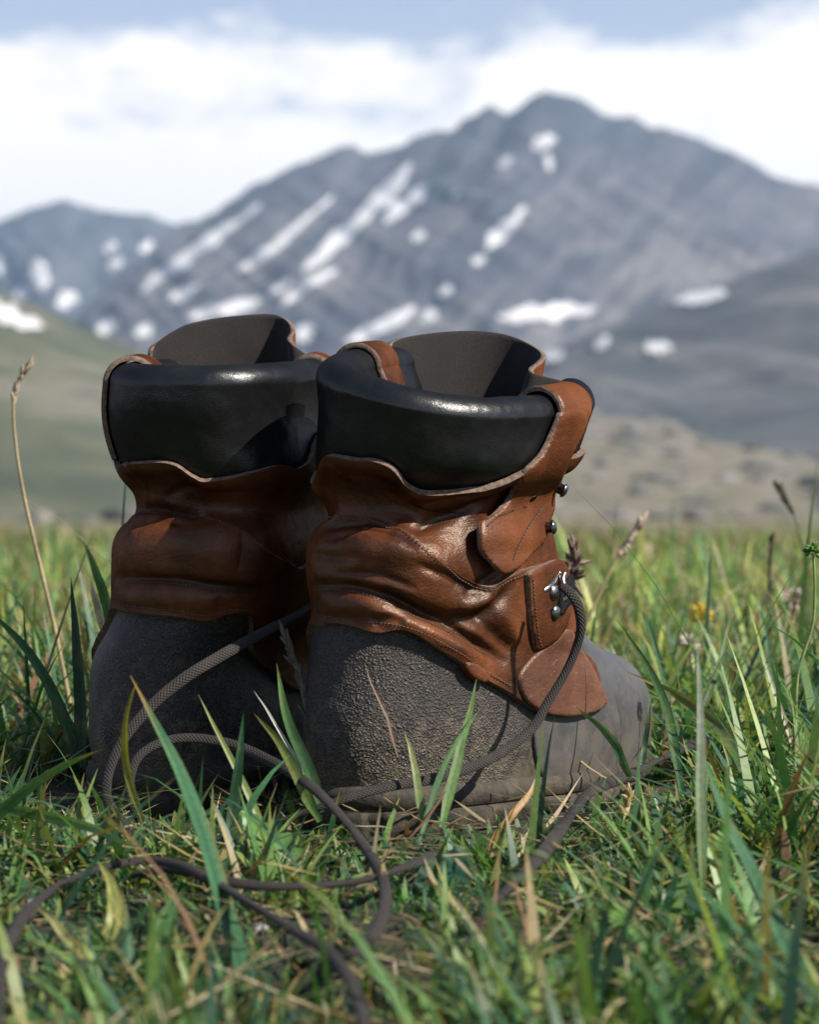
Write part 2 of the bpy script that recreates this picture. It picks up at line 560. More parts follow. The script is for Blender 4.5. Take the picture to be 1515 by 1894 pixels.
def relief(name, ridge, y_base, y_ridge, mat, base_z=-42.0, rough=12.0, power=1.1, seed=1, nu=420, nt=130, gully=0.0, rake=0.0, jag=0.0):
    """a mountain side: a crest line (given in photo pixels, read as bearing and rise) with a slope in front of and behind it"""
    ridge = np.asarray(ridge, float)
    u = np.linspace(ridge[0, 0], ridge[-1, 0], nu)
    yy = np.interp(u, ridge[:, 0], ridge[:, 1]) + jag * fbm(np.stack([u / 26, u * 0], 1), 3, seed + 2)
    az = (u - CX) / FPX
    t = np.concatenate([np.linspace(0, 1, nt), np.linspace(1, 1.9, 26)[1:]])
    U, T = np.meshgrid(az, t, indexing='ij')
    wob = np.interp(U, az, fbm(np.stack([az * 9, az * 0], 1), 3, seed)) * 0.10
    yr = y_ridge * (1 + wob)
    Yd = np.where(T <= 1, y_base + (yr - y_base) * T, yr + (T - 1) * (y_ridge - y_base) * 1.2)
    Uq = U * FPX + CX + np.clip(1 - T, 0, 1) * rake
    yq = np.zeros_like(U)
    for dq, wq in ((-2, .1), (-1, .2), (0, .4), (1, .2), (2, .1)):
        yq += wq * np.interp(Uq + dq * np.clip(1 - T, 0, 1) * rake * 0.35, u, yy)
    rise = (HOR - yq) / FPX * yr + CAM_H
    prof = np.where(T <= 1, np.clip(T, 0, 1) ** power, np.clip(1 - (T - 1) * 1.15, 0, 1) ** 1.3)
    X = U * Yd
    Z = base_z + np.maximum(rise - base_z, 0) * prof
    p = np.stack([X.ravel(), Yd.ravel(), Z.ravel()], 1)
    env = (np.clip(T, 0, 1) * (1 - np.clip(T, 0, 1)) * 4).clip(0, 1)
    env = np.where(T > 1, 0.3, np.maximum(env, 0.12))
    Z = Z + (fbm(p / np.array([140, 260, 140]), 5, seed) * rough).reshape(Z.shape) * env
    if gully:
        # gullies run down and to the left
        c = (X + Z * 1.25) / 95.0
        g = fbm(np.stack([c.ravel(), (Yd.ravel() / 1500)], 1), 3, seed + 5).reshape(Z.shape)
        Z = Z - np.abs(g) * gully * env
    V = np.stack([X, Yd, Z], -1).reshape(-1, 3)
    n, m = U.shape
    i, j = np.meshgrid(np.arange(n - 1), np.arange(m - 1), indexing='ij')
    q = np.stack([i * m + j, (i + 1) * m + j, (i + 1) * m + j + 1, i * m + j + 1], -1).reshape(-1, 4)
    o = link(name, np_mesh(name, V, q), [mat])
    tag(o, kind='structure')
    return o, BVHTree.FromPolygons([Vector(v) for v in V], q.tolist())

PEAK = [(-900, 690), (-400, 650), (60, 640), (150, 578), (230, 505), (300, 448), (330, 420), (350, 413), (400, 385), (450, 352), (520, 322), (560, 305), (600, 288), (625, 276), (652, 268),
        (680, 282), (705, 286), (740, 274), (770, 252), (800, 247), (840, 238), (880, 213), (905, 197), (922, 206), (942, 212), (965, 196), (985, 178), (1008, 168),
        (1030, 174), (1060, 180), (1085, 188), (1105, 205), (1130, 216), (1180, 226), (1215, 240), (1245, 242), (1300, 262), (1350, 288), (1400, 312),
        (1440, 328), (1515, 346), (1700, 400), (2000, 470), (2500, 560), (3000, 660)]
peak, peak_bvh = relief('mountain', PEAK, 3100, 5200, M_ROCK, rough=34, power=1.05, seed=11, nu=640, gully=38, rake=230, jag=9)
FAR = [(-1500, 520), (-700, 470), (-250, 395), (-80, 420), (0, 408), (60, 388), (120, 375), (165, 378), (200, 390), (235, 398), (268, 393), (300, 408), (330, 420), (420, 470), (560, 560), (700, 700)]
far, far_bvh = relief('far_mountain', FAR, 5200, 7600, M_FARROCK, rough=60, seed=23, nu=300, gully=50, rake=60, jag=6)
LHILL = [(-2600, 420), (-1200, 430), (-500, 480), (-150, 520), (0, 541), (60, 562), (110, 586), (160, 606), (230, 636), (300, 668), (420, 712), (600, 770), (760, 815)]
lhill, lhill_bvh = relief('green_hill', LHILL, 700, 1900, M_HILL, rough=9, power=1.0, seed=31, nu=260, base_z=-41)
RSPUR = [(760, 790), (900, 715), (980, 668), (1080, 618), (1160, 590), (1250, 556), (1330, 525), (1420, 492), (1515, 460), (1700, 420), (2100, 400), (2800, 520)]
rspur, rspur_bvh = relief('foothill', RSPUR, 1500, 3000, M_SPUR, rough=14, power=1.0, seed=41, nu=260, base_z=-41, gully=16)
LOW = [(1000, 812), (1100, 790), (1180, 768), (1240, 748), (1300, 738), (1390, 728), (1515, 700), (1700, 680), (2200, 700), (2600, 790)]
relief('low_ridge', LOW, 1250, 2080, M_SPUR, rough=7, power=1.0, seed=47, nu=160, nt=70, base_z=-41)

def snow_patch(parent, bvh, path, widths, seed, lift=3.0):
    """a snow field lying on the slope: an uneven tongue along a path, draped on the surface"""
    P = catmull([(*p, w) for p, w in zip(path, widths)], 26) if len(path) > 1 else np.array([[path[0][0] + widths[0] * (0.42 - 0.84 * k / 25), path[0][1] - widths[0] * (0.30 - 0.60 * k / 25), widths[0] * 0.72] for k in range(26)])
    verts, quads = [], []
    nw = 9
    tdir = np.gradient(P[:, :2], axis=0)
    tdir /= np.linalg.norm(tdir, axis=1)[:, None] + 1e-9
    rows = []
    for k in range(len(P)):
        e = 1 - abs(2 * k / (len(P) - 1) - 1) ** 3.0
        w = P[k, 2] * 0.5 * math.sqrt(max(e, 0.02)) * (0.85 + 0.5 * mnoise.noise(Vector((k * 0.33, seed * 3.1, 0))))
        sh = P[k, 2] * 0.22 * mnoise.noise(Vector((k * 0.21, seed * 5.7, 4)))
        nrm = np.array([-tdir[k, 1], tdir[k, 0]])
        row = []
        for c in range(nw):
            q = P[k, :2] + nrm * (w * (c / (nw - 1) * 2 - 1) + sh)
            d = Vector(ray(*q))
            hit = bvh.ray_cast(Vector(CAMP), d)
            row.append(None if hit[0] is None else hit[0] + hit[1] * (lift if hit[1].dot(d) < 0 else -lift))
        rows.append(row)
    idx = {}
    for k in range(len(rows) - 1):
        for c in range(nw - 1):
            cs = [(k, c), (k + 1, c), (k + 1, c + 1), (k, c + 1)]
            if any(rows[a][b] is None for a, b in cs): continue
            f = []
            for a, b in cs:
                if (a, b) not in idx:
                    idx[(a, b)] = len(verts)
                    verts.append(rows[a][b])
                f.append(idx[(a, b)])
            pts = [verts[x] for x in f]
            if max((pts[0] - pts[2]).length, (pts[1] - pts[3]).length) > 900: continue
            quads.append(f)
    if not quads: return
    o = link('snow_patch', np_mesh('snow_patch', [tuple(v) for v in verts], quads), [M_SNOW], parent)
    return o

for k, (path, w) in enumerate([
    ([(484, 378), (430, 420), (370, 460), (310, 505), (262, 540)], [16, 20, 26, 26, 22]),
    ([(618, 362), (570, 405), (520, 450), (475, 482), (440, 504)], [12, 14, 18, 24, 24]),
    ([(762, 302), (735, 335), (700, 375), (665, 410), (620, 450), (585, 478), (558, 502)], [36, 42, 34, 28, 30, 30, 26]),
    ([(796, 343), (765, 370), (735, 392), (712, 414)], [20, 28, 28, 24]),
    ([(972, 386), (945, 415), (920, 440), (902, 464)], [22, 30, 30, 24]),
    ([(886, 484)], [26]), ([(1006, 266)], [42]), ([(1012, 285), (1018, 320)], [20, 10]), ([(934, 303)], [26]),
    ([(370, 528), (340, 545), (310, 560)], [16, 22, 20]),
    ([(482, 556), (430, 572), (385, 582), (345, 592)], [22, 28, 28, 22]),
    ([(622, 498), (590, 518), (550, 545), (520, 570)], [18, 20, 20, 16]),
    ([(770, 572), (735, 592), (690, 615), (640, 636)], [20, 28, 28, 22]),
    ([(794, 588)], [32]), ([(566, 618)], [42]), ([(200, 606)], [44]), ([(266, 614)], [36]), ([(825, 542)], [26]),
    ([(845, 360)], [18]), ([(775, 440)], [26]), ([(540, 520), (500, 548)], [14, 18]),
]):
    snow_patch(peak, peak_bvh, path, w, k)
for k, (path, w) in enumerate([
    ([(68, 478), (72, 505), (78, 540)], [26, 34, 30]), ([(122, 556)], [42]), ([(204, 460)], [26]), ([(214, 490)], [30]), ([(270, 458)], [28]),
    ([(-4, 470), (-2, 510)], [20, 22]), ([(40, 545)], [34]), ([(160, 585)], [24]),
]):
    snow_patch(far, far_bvh, path, w, 40 + k)
for k, (path, w) in enumerate([
    ([(1102, 573), (1050, 578), (985, 583), (920, 592)], [26, 32, 32, 24]),
    ([(1345, 545), (1300, 552), (1250, 562)], [24, 28, 24]),
    ([(1116, 640)], [30]), ([(1245, 647), (1195, 649)], [24, 26]), ([(1045, 658), (1005, 666)], [20, 22]),
]):
    for pa, bv in ((rspur, rspur_bvh), (peak, peak_bvh)):
        q = path[0]
        d = Vector(ray(*q))
        h = rspur_bvh.ray_cast(Vector(CAMP), d)
        if (h[0] is not None) == (pa is rspur):
            snow_patch(pa, bv, path, w, 60 + k)
snow_patch(lhill, lhill_bvh, [(-60, 545), (0, 578), (35, 595), (78, 606)], [40, 36, 32, 22], 71, 1.0)

# ------------------------------------------------------------------ boots
class Boot:
    """One boot as a skin S(phi, v): phi runs round the boot (0 toe, +90 outer side, 180 heel), v from the sole (0) up to the rim (1),
    over the padded roll (1.2) and down the lining (1.5). Every panel is a sheet lying on that skin."""
    def __init__(self, name, origin, heading, side, rings, pitch=0.0, lean=0.0, roll_r=0.0095, curve=0.010):
        self.name, self.o, self.side = name, np.array(origin, float), side
        self.F = np.array([math.sin(heading), math.cos(heading), 0])
        self.B = np.array([math.cos(heading), -math.sin(heading), 0]) * side
        self.pitch, self.lean, self.rho, self.curve = pitch, lean, roll_r, curve
        self.rg = np.array(rings, float)
        zb = self.rg[:, 4]
        self.vk = (zb - zb[0]) / (zb[-1] - zb[0])
        self.vk = np.maximum.accumulate(self.vk + np.arange(len(zb)) * 1e-6)
        self.M = self._spline(self.vk, self.rg)
        self.creases = []
        self.root = None
        PH, VV = np.meshgrid(np.linspace(0, 2 * np.pi, 481), np.linspace(0, 1.5, 361), indexing='ij')
        self.gPH, self.gV = PH, VV
        P = self.S(PH, VV)
        n, m = PH.shape
        i, j = np.meshgrid(np.arange(n - 1), np.arange(m - 1), indexing='ij')
        self.q = np.stack([i * m + j, (i + 1) * m + j, (i + 1) * m + j + 1, i * m + j + 1], -1).reshape(-1, 4)
        self.fij = np.stack([i, j], -1).reshape(-1, 2)
        self.bvh = BVHTree.FromPolygons([Vector(v) for v in P.reshape(-1, 3)], self.q.tolist())

    @staticmethod
    def _spline(x, Y):
        h = np.diff(x)
        n = len(x)
        A = np.zeros((n, n)); b = np.zeros((n, Y.shape[1]))
        A[0, 0] = A[-1, -1] = 1
        for k in range(1, n - 1):
            A[k, k - 1], A[k, k], A[k, k + 1] = h[k - 1], 2 * (h[k - 1] + h[k]), h[k]
            b[k] = 6 * ((Y[k + 1] - Y[k]) / h[k] - (Y[k] - Y[k - 1]) / h[k - 1])
        return np.linalg.solve(A, b)

    def ring(self, v):
        x, Y, M = self.vk, self.rg, self.M
        k = np.clip(np.searchsorted(x, v, side='right') - 1, 0, len(x) - 2)
        h = x[k + 1] - x[k]
        a, b = (x[k + 1] - v) / h, (v - x[k]) / h
        a, b, h = a[..., None], b[..., None], h[..., None]
        return a * Y[k] + b * Y[k + 1] + ((a ** 3 - a) * M[k] + (b ** 3 - b) * M[k + 1]) * h * h / 6

    def local(self, phi, v):
        r = self.ring(np.clip(v, 0, 1))
        ab, af, wh, wb, zb, zf, n, lat, cb = [r[..., k] for k in range(9)]
        c, s = np.cos(phi), np.sin(phi)
        e = 2.0 / n
        cc, ss = np.sign(c) * np.abs(c) ** e, np.sign(s) * np.abs(s) ** e
        t = (1 + cc) / 2
        W = wh + (wb - wh) * smooth(t, 0.2, 0.75)
        a = ab + (af - ab) * t
        b = W * ss + cb - self.curve * t ** 2 * smooth(af, 0.16, 0.26)
        z = zb + (zf - zb) * t ** 1.15 + lat * ss
        return a, b, z

    def world(self, a, b, z):
        z2 = z - a * math.sin(self.pitch)
        b2 = b + self.lean * (np.clip(z, 0, 1) / 0.2) ** 2
        return self.o + a[..., None] * self.F + b2[..., None] * self.B + z2[..., None] * np.array([0, 0, 1.0])

    def S(self, phi, v):
        phi, v = np.broadcast_arrays(np.asarray(phi, float), np.asarray(v, float))
        P = self.world(*self.local(phi, v))
        hi = v > 1
        if np.any(hi):
            e = 1e-3
            T = self.world(*self.local(phi + e, np.ones_like(v))) - self.world(*self.local(phi - e, np.ones_like(v)))
            O = np.stack([T[..., 1], -T[..., 0], 0 * T[..., 0]], -1) * -self.side
            O /= np.linalg.norm(O, axis=-1, keepdims=True) + 1e-12
            al = np.clip((v - 1) / 0.2, 0, 1) * np.pi
            Z = np.array([0, 0, 1.0])
            C = P - self.rho * O
            Q = C + self.rho * (np.cos(al)[..., None] * O + np.sin(al)[..., None] * Z)
            dn = np.clip((v - 1.2) / 0.3, 0, 1)[..., None]
            Q = Q - Z * 0.042 * dn - O * (0.004 * np.sin(dn * np.pi) + 0.007 * dn)
            P = np.where(hi[..., None], Q, P)
        return P

    def N(self, phi, v):
        e = 2e-3
        du = self.S(phi + e, v) - self.S(phi - e, v)
        dv = self.S(phi, np.clip(v + 3e-3, 0, 1.5)) - self.S(phi, np.clip(v - 3e-3, 0, 1.5))
        n = np.cross(du, dv) * -self.side
        n /= np.linalg.norm(n, axis=-1, keepdims=True) + 1e-12
        return n

    def hit(self, px, py):
        h = self.bvh.ray_cast(Vector(CAMP), Vector(ray(px, py)))
        if h[0] is None:
            return None
        i, j = self.fij[h[2]]
        # refine inside the quad
        p = np.array(h[0])
        best = None
        fu, fv = np.meshgrid(np.linspace(0, 1, 5), np.linspace(0, 1, 5), indexing='ij')
        ph = self.gPH[i, j] + fu * (self.gPH[i + 1, j] - self.gPH[i, j])
        vv = self.gV[i, j] + fv * (self.gV[i, j + 1] - self.gV[i, j])
        d = np.linalg.norm(self.S(ph, vv) - p, axis=-1)
        k = np.unravel_index(np.argmin(d), d.shape)
        return ph[k], vv[k], p, np.array(h[1])

    def line(self, pts, n=60):
        out = []
        for q in catmull(pts, n):
            h = self.hit(*q)
            if h is not None and h[1] < 1.18 and (not out or np.linalg.norm(h[2] - out[-1][2]) < 0.03):
                out.append(h)
        return out

    def crease(self, pts, depth, width, n=50):
        h = self.line(pts, n)
        if len(h) > 2:
            self.creases.append((np.array([x[2] for x in h]), depth, width))

    def disp(self, P):
        d = np.zeros(P.shape[:-1])
        for C, depth, width in self.creases:
            lo, hi = C.min(0) - 3 * width, C.max(0) + 3 * width
            m = np.all((P > lo) & (P < hi), axis=-1)
            if not m.any(): continue
            Q = P[m]
            best = np.full(len(Q), 1e9)
            tt = np.zeros(len(Q))
            for k in range(len(C) - 1):
                A, Bv = C[k], C[k + 1] - C[k]
                L = Bv @ Bv
                if L < 1e-12: continue
                t = np.clip(((Q - A) @ Bv) / L, 0, 1)
                x = np.linalg.norm(Q - A - t[:, None] * Bv, axis=1)
                u = x < best
                best[u] = x[u]
                tt[u] = ((k + t) / (len(C) - 1))[u]
            fade = np.clip(np.minimum(tt, 1 - tt) / 0.16, 0, 1) ** 0.8
            d[m] -= depth * np.exp(-(best / width) ** 2) * fade
        return d

    def vline(self, pts, default=None, mirror=True, n=90):
        """v as a function of phi along a seam seen in the photo; unseen stretches mirror the seen ones"""
        h = self.line(pts, n)
        ph = np.array([x[0] for x in h]) % (2 * np.pi)
        v = np.array([x[1] for x in h])
        b = np.round(ph / (2 * np.pi) * 180).astype(int) % 180
        tab = np.full(180, np.nan)
        for k in range(180):
            s = v[b == k]
            if len(s): tab[k] = s.mean()
        if mirror:
            t2 = tab[(-np.arange(180)) % 180]
            tab = np.where(np.isnan(tab), t2, tab)
        if default:
            for dph, dv in default:
                k = int(round((dph % 360) / 2)) % 180
                tab[k] = dv
        ok = ~np.isnan(tab)
        k = np.arange(180)
        f = np.interp(np.arange(-180, 360), np.concatenate([k[ok] - 180, k[ok], k[ok] + 180]), np.tile(tab[ok], 3))
        g = np.convolve(f, np.array([1, 2, 1]) / 4, 'same')[180:360]
        xs = np.arange(-1, 182) * 2 * np.pi / 180
        ys = np.concatenate([g[-1:], g, g[:2]])
        return lambda p: np.interp(np.mod(p, 2 * np.pi), xs, ys)

    def sheet(self, name, PH, V, off, mats, skirt=0.002, closed=True, parent=None, attr=None, use_disp=True, wob=0.0, offs=None, edges=(1, 1)):
        """a panel of the boot: grid of (phi, v), standing `off` proud of the skin with turned-down edges along v (and phi when open)"""
        P = self.S(PH, V)
        N = self.N(PH, V)
        d = off if offs is None else offs
        D = np.zeros(PH.shape) + d
        if use_disp:
            D = D + self.disp(P)
        if wob:
            D = D + wob * fbm(P.reshape(-1, 3) * 55, 3, 5).reshape(D.shape)
        n, m = PH.shape
        top = P + N * D[..., None]
        low = P + N * (D - skirt)[..., None]
        mid = P + N * (D - skirt * 0.12)[..., None]
        rows = []
        mat_rows = []
        # v edges: inner foot, rounded shoulder
        G = top
        idx0 = []
        if edges[0]:
            G = np.concatenate([low[:, :1], mid[:, :1], G], axis=1); idx0.append(2)
        k0 = 2 if edges[0] else 0
        if edges[1]:
            G = np.concatenate([G, mid[:, -1:], low[:, -1:]], axis=1)
        mm = G.shape[1]
        if not closed:
            lo = np.concatenate([low[:, :1]] * k0 + [low] + [low[:, -1:]] * (2 if edges[1] else 0), axis=1)
            G = np.concatenate([lo[:1], G, lo[-1:]], axis=0)
        nn = G.shape[0]
        i, j = np.meshgrid(np.arange(nn if closed else nn - 1), np.arange(mm - 1), indexing='ij')
        i2 = (i + 1) % nn
        q = np.stack([i * mm + j, i2 * mm + j, i2 * mm + j + 1, i * mm + j + 1], -1)
        mi = np.zeros(q.shape[:2], int)
        if len(mats) > 1:
            if edges[0]: mi[:, :2] = 1
            if edges[1]: mi[:, -2:] = 1
            if not closed:
                mi[0, :] = 1; mi[-1, :] = 1
        q = q.reshape(-1, 4)
        if self.side > 0: q = q[:, ::-1]
        me = np_mesh(name, G.reshape(-1, 3) - self.o, q, mat_idx=mi.ravel())
        if use_disp:        # fold displacement for the leather colour: darker in the creases
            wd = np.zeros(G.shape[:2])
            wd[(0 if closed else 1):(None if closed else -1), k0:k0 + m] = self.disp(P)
            wa = me.attributes.new('fold_depth', 'FLOAT', 'POINT')
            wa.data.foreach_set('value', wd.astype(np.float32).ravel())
        if attr is not None:
            a = np.zeros(G.shape[:2])
            a[...] = attr(G)
            at_ = me.attributes.new('pebble', 'FLOAT', 'POINT')
            at_.data.foreach_set('value', a.astype(np.float32).ravel())
        return link(name, me, mats, parent or self.root)

    def patch(self, name, outline, off, thick, mats, step=5.0, parent=None, offs=None, use_disp=True):
        """a panel with a free outline (photo pixels) laid on the skin"""
        ol = catmull(list(outline) + [outline[0]], max(40, int(sum(math.dist(outline[k], outline[(k + 1) % len(outline)]) for k in range(len(outline))) / step)))[:-1]
        x0, y0 = ol.min(0); x1, y1 = ol.max(0)
        gx, gy = np.meshgrid(np.arange(x0, x1, step), np.arange(y0, y1, step))
        pts = [Vector(p) for p in ol]
        n = len(pts)
        pts += [Vector(p) for p in np.stack([gx.ravel(), gy.ravel()], 1)]
        V2, E, Fc, *_ = delaunay_2d_cdt(pts, [], [list(range(n))], 1, 1e-4)
        V2 = np.array([tuple(v) for v in V2])
        P = np.zeros((len(V2), 3)); N = np.zeros((len(V2), 3))
        for k, q in enumerate(V2):
            h = self.hit(*q)
            if h is None:
                d = Vector(ray(*q))
                best = None
                for Y in np.linspace(self.o[1], self.o[1] + 0.3, 60):
                    p = Vector(CAMP) + d * (Y / d.y)
                    c = self.bvh.find_nearest(p)
                    if best is None or c[3] < best[3]:
                        best = (*c[:3], c[3], p)
                i, j = self.fij[best[2]]
                P[k] = np.array(best[0])
                N[k] = self.N(np.array([self.gPH[i, j]]), np.array([self.gV[i, j]]))[0]
            else:
                P[k] = h[2]
                N[k] = self.N(np.array([h[0]]), np.array([h[1]]))[0]
        from_edge = np.min(np.linalg.norm(V2[:, None] - ol[None], axis=2), axis=1)
        D = off + (self.disp(P) * 0.7 if use_disp else 0)
        if offs is not None: D = D + offs(V2)
        bev = np.clip(from_edge / 6.0, 0, 1)
        D = D - thick * 0.22 * (1 - bev) ** 2
        top = P + N * D[:, None] if hasattr(D, '__len__') else P + N * D
        bm = bmesh.new()
        vs = [bm.verts.new(p - self.o) for p in top]
        for f in Fc:
            try: bm.faces.new([vs[k] for k in f])
            except ValueError: pass
        be = [e for e in bm.edges if len(e.link_faces) == 1]
        r = bmesh.ops.extrude_edge_only(bm, edges=be)
        low = {}
        new = [g for g in r['geom'] if isinstance(g, bmesh.types.BMVert)]
        kd = {v.index: v for v in vs}
        bm.verts.index_update()
        cv = np.array([v.co for v in vs])
        for v in new:
            k = int(np.argmin(np.linalg.norm(cv - np.array(v.co), axis=1)))
            v.co -= Vector(N[k] * thick)
        for f in r['geom']:
            if isinstance(f, bmesh.types.BMFace): f.material_index = len(mats) - 1
        bmesh.ops.recalc_face_normals(bm, faces=bm.faces)
        me = bpy.data.meshes.new(name)
        for f in bm.faces: f.smooth = True
        # keep normals pointing out of the boot
        bm.to_mesh(me); bm.free()
        return link(name, me, mats, parent or self.root)

    def surf(self, px, py, off=0.0):
        h = self.hit(px, py)
        if h is None: return None, None
        n = self.N(np.array([h[0]]), np.array([h[1]]))[0]
        return h[2] + n * off, n

def tube(name, path, w, h, mat, base, parent, ups=None, seg=12, n=None, taper=None, closed_uv=True, mats=None):
    """a cord or wire of oval section along a path"""
    P = np.asarray(path, float)
    L = np.concatenate([[0], np.cumsum(np.linalg.norm(np.diff(P, axis=0), axis=1))])
    T = np.gradient(P, axis=0); T /= np.linalg.norm(T, axis=1)[:, None] + 1e-12
    U = np.zeros_like(P)
    u = np.array([0, 0, 1.0]) if ups is None else np.asarray(ups[0], float)
    for k in range(len(P)):
        if ups is not None: u = np.asarray(ups[k], float)
        u = u - T[k] * (u @ T[k])
        if np.linalg.norm(u) < 1e-6: u = np.cross(T[k], [1, 0, 0.3])
        u = u / np.linalg.norm(u)
        U[k] = u
    B = np.cross(T, U)
    a = np.linspace(0, 2 * np.pi, seg, endpoint=False)
    tp = np.ones(len(P)) if taper is None else np.asarray(taper)
    V = P[:, None] + (np.cos(a)[None, :, None] * B[:, None] * w / 2 + np.sin(a)[None, :, None] * U[:, None] * h / 2) * tp[:, None, None]
    m = seg
    i, j = np.meshgrid(np.arange(len(P) - 1), np.arange(m), indexing='ij')
    j2 = (j + 1) % m
    q = np.stack([i * m + j, i * m + j2, (i + 1) * m + j2, (i + 1) * m + j], -1).reshape(-1, 4)
    V = V.reshape(-1, 3)
    nV = len(V)
    V = np.vstack([V, P[:1], P[-1:]])
    jj = np.arange(m)
    t1 = np.stack([np.full(m, nV), (jj + 1) % m, jj], 1)
    t2 = np.stack([np.full(m, nV + 1), (len(P) - 1) * m + jj, (len(P) - 1) * m + (jj + 1) % m], 1)
    me = np_mesh(name, V - base, q, np.vstack([t1, t2]))
    uvl = me.uv_layers.new(name='UVMap')
    uv = np.zeros((len(me.loops), 2), np.float32)
    li = np.zeros(len(me.loops), np.int32)
    me.loops.foreach_get('vertex_index', li)
    Lx = np.concatenate([np.repeat(L, m), [0, L[-1]]]); Ax = np.concatenate([np.tile(np.arange(m) / m, len(P)), [0, 0]])
    uv[:, 0], uv[:, 1] = Lx[li], Ax[li]
    nq = len(q)
    for c, jv in ((1, None),):
        wrap = (np.repeat(j.ravel(), 4) == m - 1)
        corner = np.tile([0, 1, 1, 0], nq).astype(bool)
        s = np.zeros(len(li), bool); s[:nq * 4] = wrap & corner
        uv[s, 1] = 1.0
    uvl.data.foreach_set('uv', uv.ravel())
    return link(name, me, mats or [mat], parent)

def stitches(boot, pts, off, parent, spacing=6.0, length=4.0, name='stitching', r=0.00030):
    """a row of separate thread stitches along a seam, one part"""
    L = catmull(pts, max(3, int(sum(math.dist(pts[k], pts[k + 1]) for k in range(len(pts) - 1)) / spacing)))
    V, Q = [], []
    for k in range(len(L) - 1):
        a, na = boot.surf(*L[k], 0)
        b, nb = boot.surf(*(L[k] + (L[k + 1] - L[k]) * 0.72), 0)
        if a is None or b is None or np.linalg.norm(a - b) > 0.01: continue
        vd = a - CAMP
        if abs(na @ vd) / np.linalg.norm(vd) < 0.42: continue
        dd = boot.disp(np.array([a, b]))
        a = a + na * (off + dd[0]); b = b + nb * (off + dd[1])
        t = b - a; t /= np.linalg.norm(t) + 1e-12
        s = np.cross(t, na)
        mid = (a + b) / 2 + na * r * 1.2
        s0 = len(V)
        for p, rr in ((a - na * r, 0.6), (mid, 1.15), (b - nb * r, 0.6)):
            for an in range(6):
                x = an * math.pi / 3
                V.append(p + (s * math.cos(x) + na * math.sin(x)) * r * rr)
        for c in range(2):
            for an in range(6):
                Q.append([s0 + c * 6 + an, s0 + c * 6 + (an + 1) % 6, s0 + (c + 1) * 6 + (an + 1) % 6, s0 + (c + 1) * 6 + an])
    if Q:
        o = link(name, np_mesh(name, np.array(V) - boot.o, Q), [M_STITCH], parent)
        o['kind'] = 'stuff'
        return o

def dome(name, p, n, r, h, mat, base, parent, stem=0.0):
    """a rivet head"""
    n = n / np.linalg.norm(n)
    a = np.cross(n, [0, 0, 1.0]); a /= np.linalg.norm(a)
    b = np.cross(n, a)
    prof = [(0.75, -stem), (0.75, 0.0), (1.0, 0.0), (1.02, 0.12), (0.95, 0.42), (0.74, 0.76), (0.42, 0.95), (0.0, 1.0)]
    seg = 20
    V, Q = [], []
    for rr, hh in prof:
        for k in range(seg):
            x = 2 * math.pi * k / seg
            z = hh * h if hh >= 0 else hh
            V.append(p + (a * math.cos(x) + b * math.sin(x)) * r * rr + n * z)
    for c in range(len(prof) - 1):
        for k in range(seg):
            Q.append([c * seg + k, c * seg + (k + 1) % seg, (c + 1) * seg + (k + 1) % seg, (c + 1) * seg + k])
    return link(name, np_mesh(name, np.array(V) - base, Q), [mat], parent)

def sole(boot):
    nphi = 420
    ph = np.linspace(0, 2 * np.pi, nphi, endpoint=False)
    P = boot.S(ph, np.zeros(nphi))
    N = boot.N(ph, np.zeros(nphi)); N[:, 2] = 0; N /= np.linalg.norm(N, axis=1)[:, None]
    a, b, z = boot.local(ph, np.zeros(nphi))
    L = np.concatenate([[0], np.cumsum(np.linalg.norm(np.diff(P, axis=0), axis=1))])
    lug = (np.sin(L / 0.0165 * 2 * np.pi) > -0.25).astype(float)
    lug = np.convolve(np.concatenate([lug[-3:], lug, lug[:3]]), np.ones(3) / 3, 'same')[3:-3]
    arch = np.exp(-((a - 0.105) / 0.016) ** 2)
    spring = np.clip((a - 0.20) / 0.08, 0, 1) ** 2 * 0.010
    top = 0.021
    lev = [(top + 0.004, -0.004, 0), (top + 0.001, 0.0028, 0), (top - 0.002, 0.0042, 0), (0.0145, 0.0040, 0), (0.0135, 0.0022, 0), (0.0125, 0.0022, 0), (0.0115, 0.0045, 0.3), (0.008, 0.0048, 1), (0.001, 0.0040, 1), (-0.002, 0.001, 1), (-0.002, -0.012, 1)]
    rows = []
    for zz, off, lg in lev:
        Q = P + N * (off - lg * 0.0032 * (1 - lug))[:, None]
        base = P[:, 2] - z      # pitch contribution
        zz2 = zz + spring * np.clip(1 - zz / top, 0, 1) + (arch * 0.007 * np.clip(1 - zz / 0.014, 0, 1))
        Q[:, 2] = base + zz2
        rows.append(Q)
    G = np.stack(rows, 0)
    m = nphi
    i, j = np.meshgrid(np.arange(len(lev) - 1), np.arange(m), indexing='ij')
    j2 = (j + 1) % m
    q = np.stack([i * m + j, i * m + j2, (i + 1) * m + j2, (i + 1) * m + j], -1).reshape(-1, 4)
    V = G.reshape(-1, 3)
    c = V[-m:].mean(0)
    V = np.vstack([V, c])
    tr = np.stack([(len(lev) - 1) * m + np.arange(m), (len(lev) - 1) * m + (np.arange(m) + 1) % m, np.full(m, len(V) - 1)], 1)
    return link('sole', np_mesh('sole', V - boot.o, q, tr), [M_SOLE], boot.root)

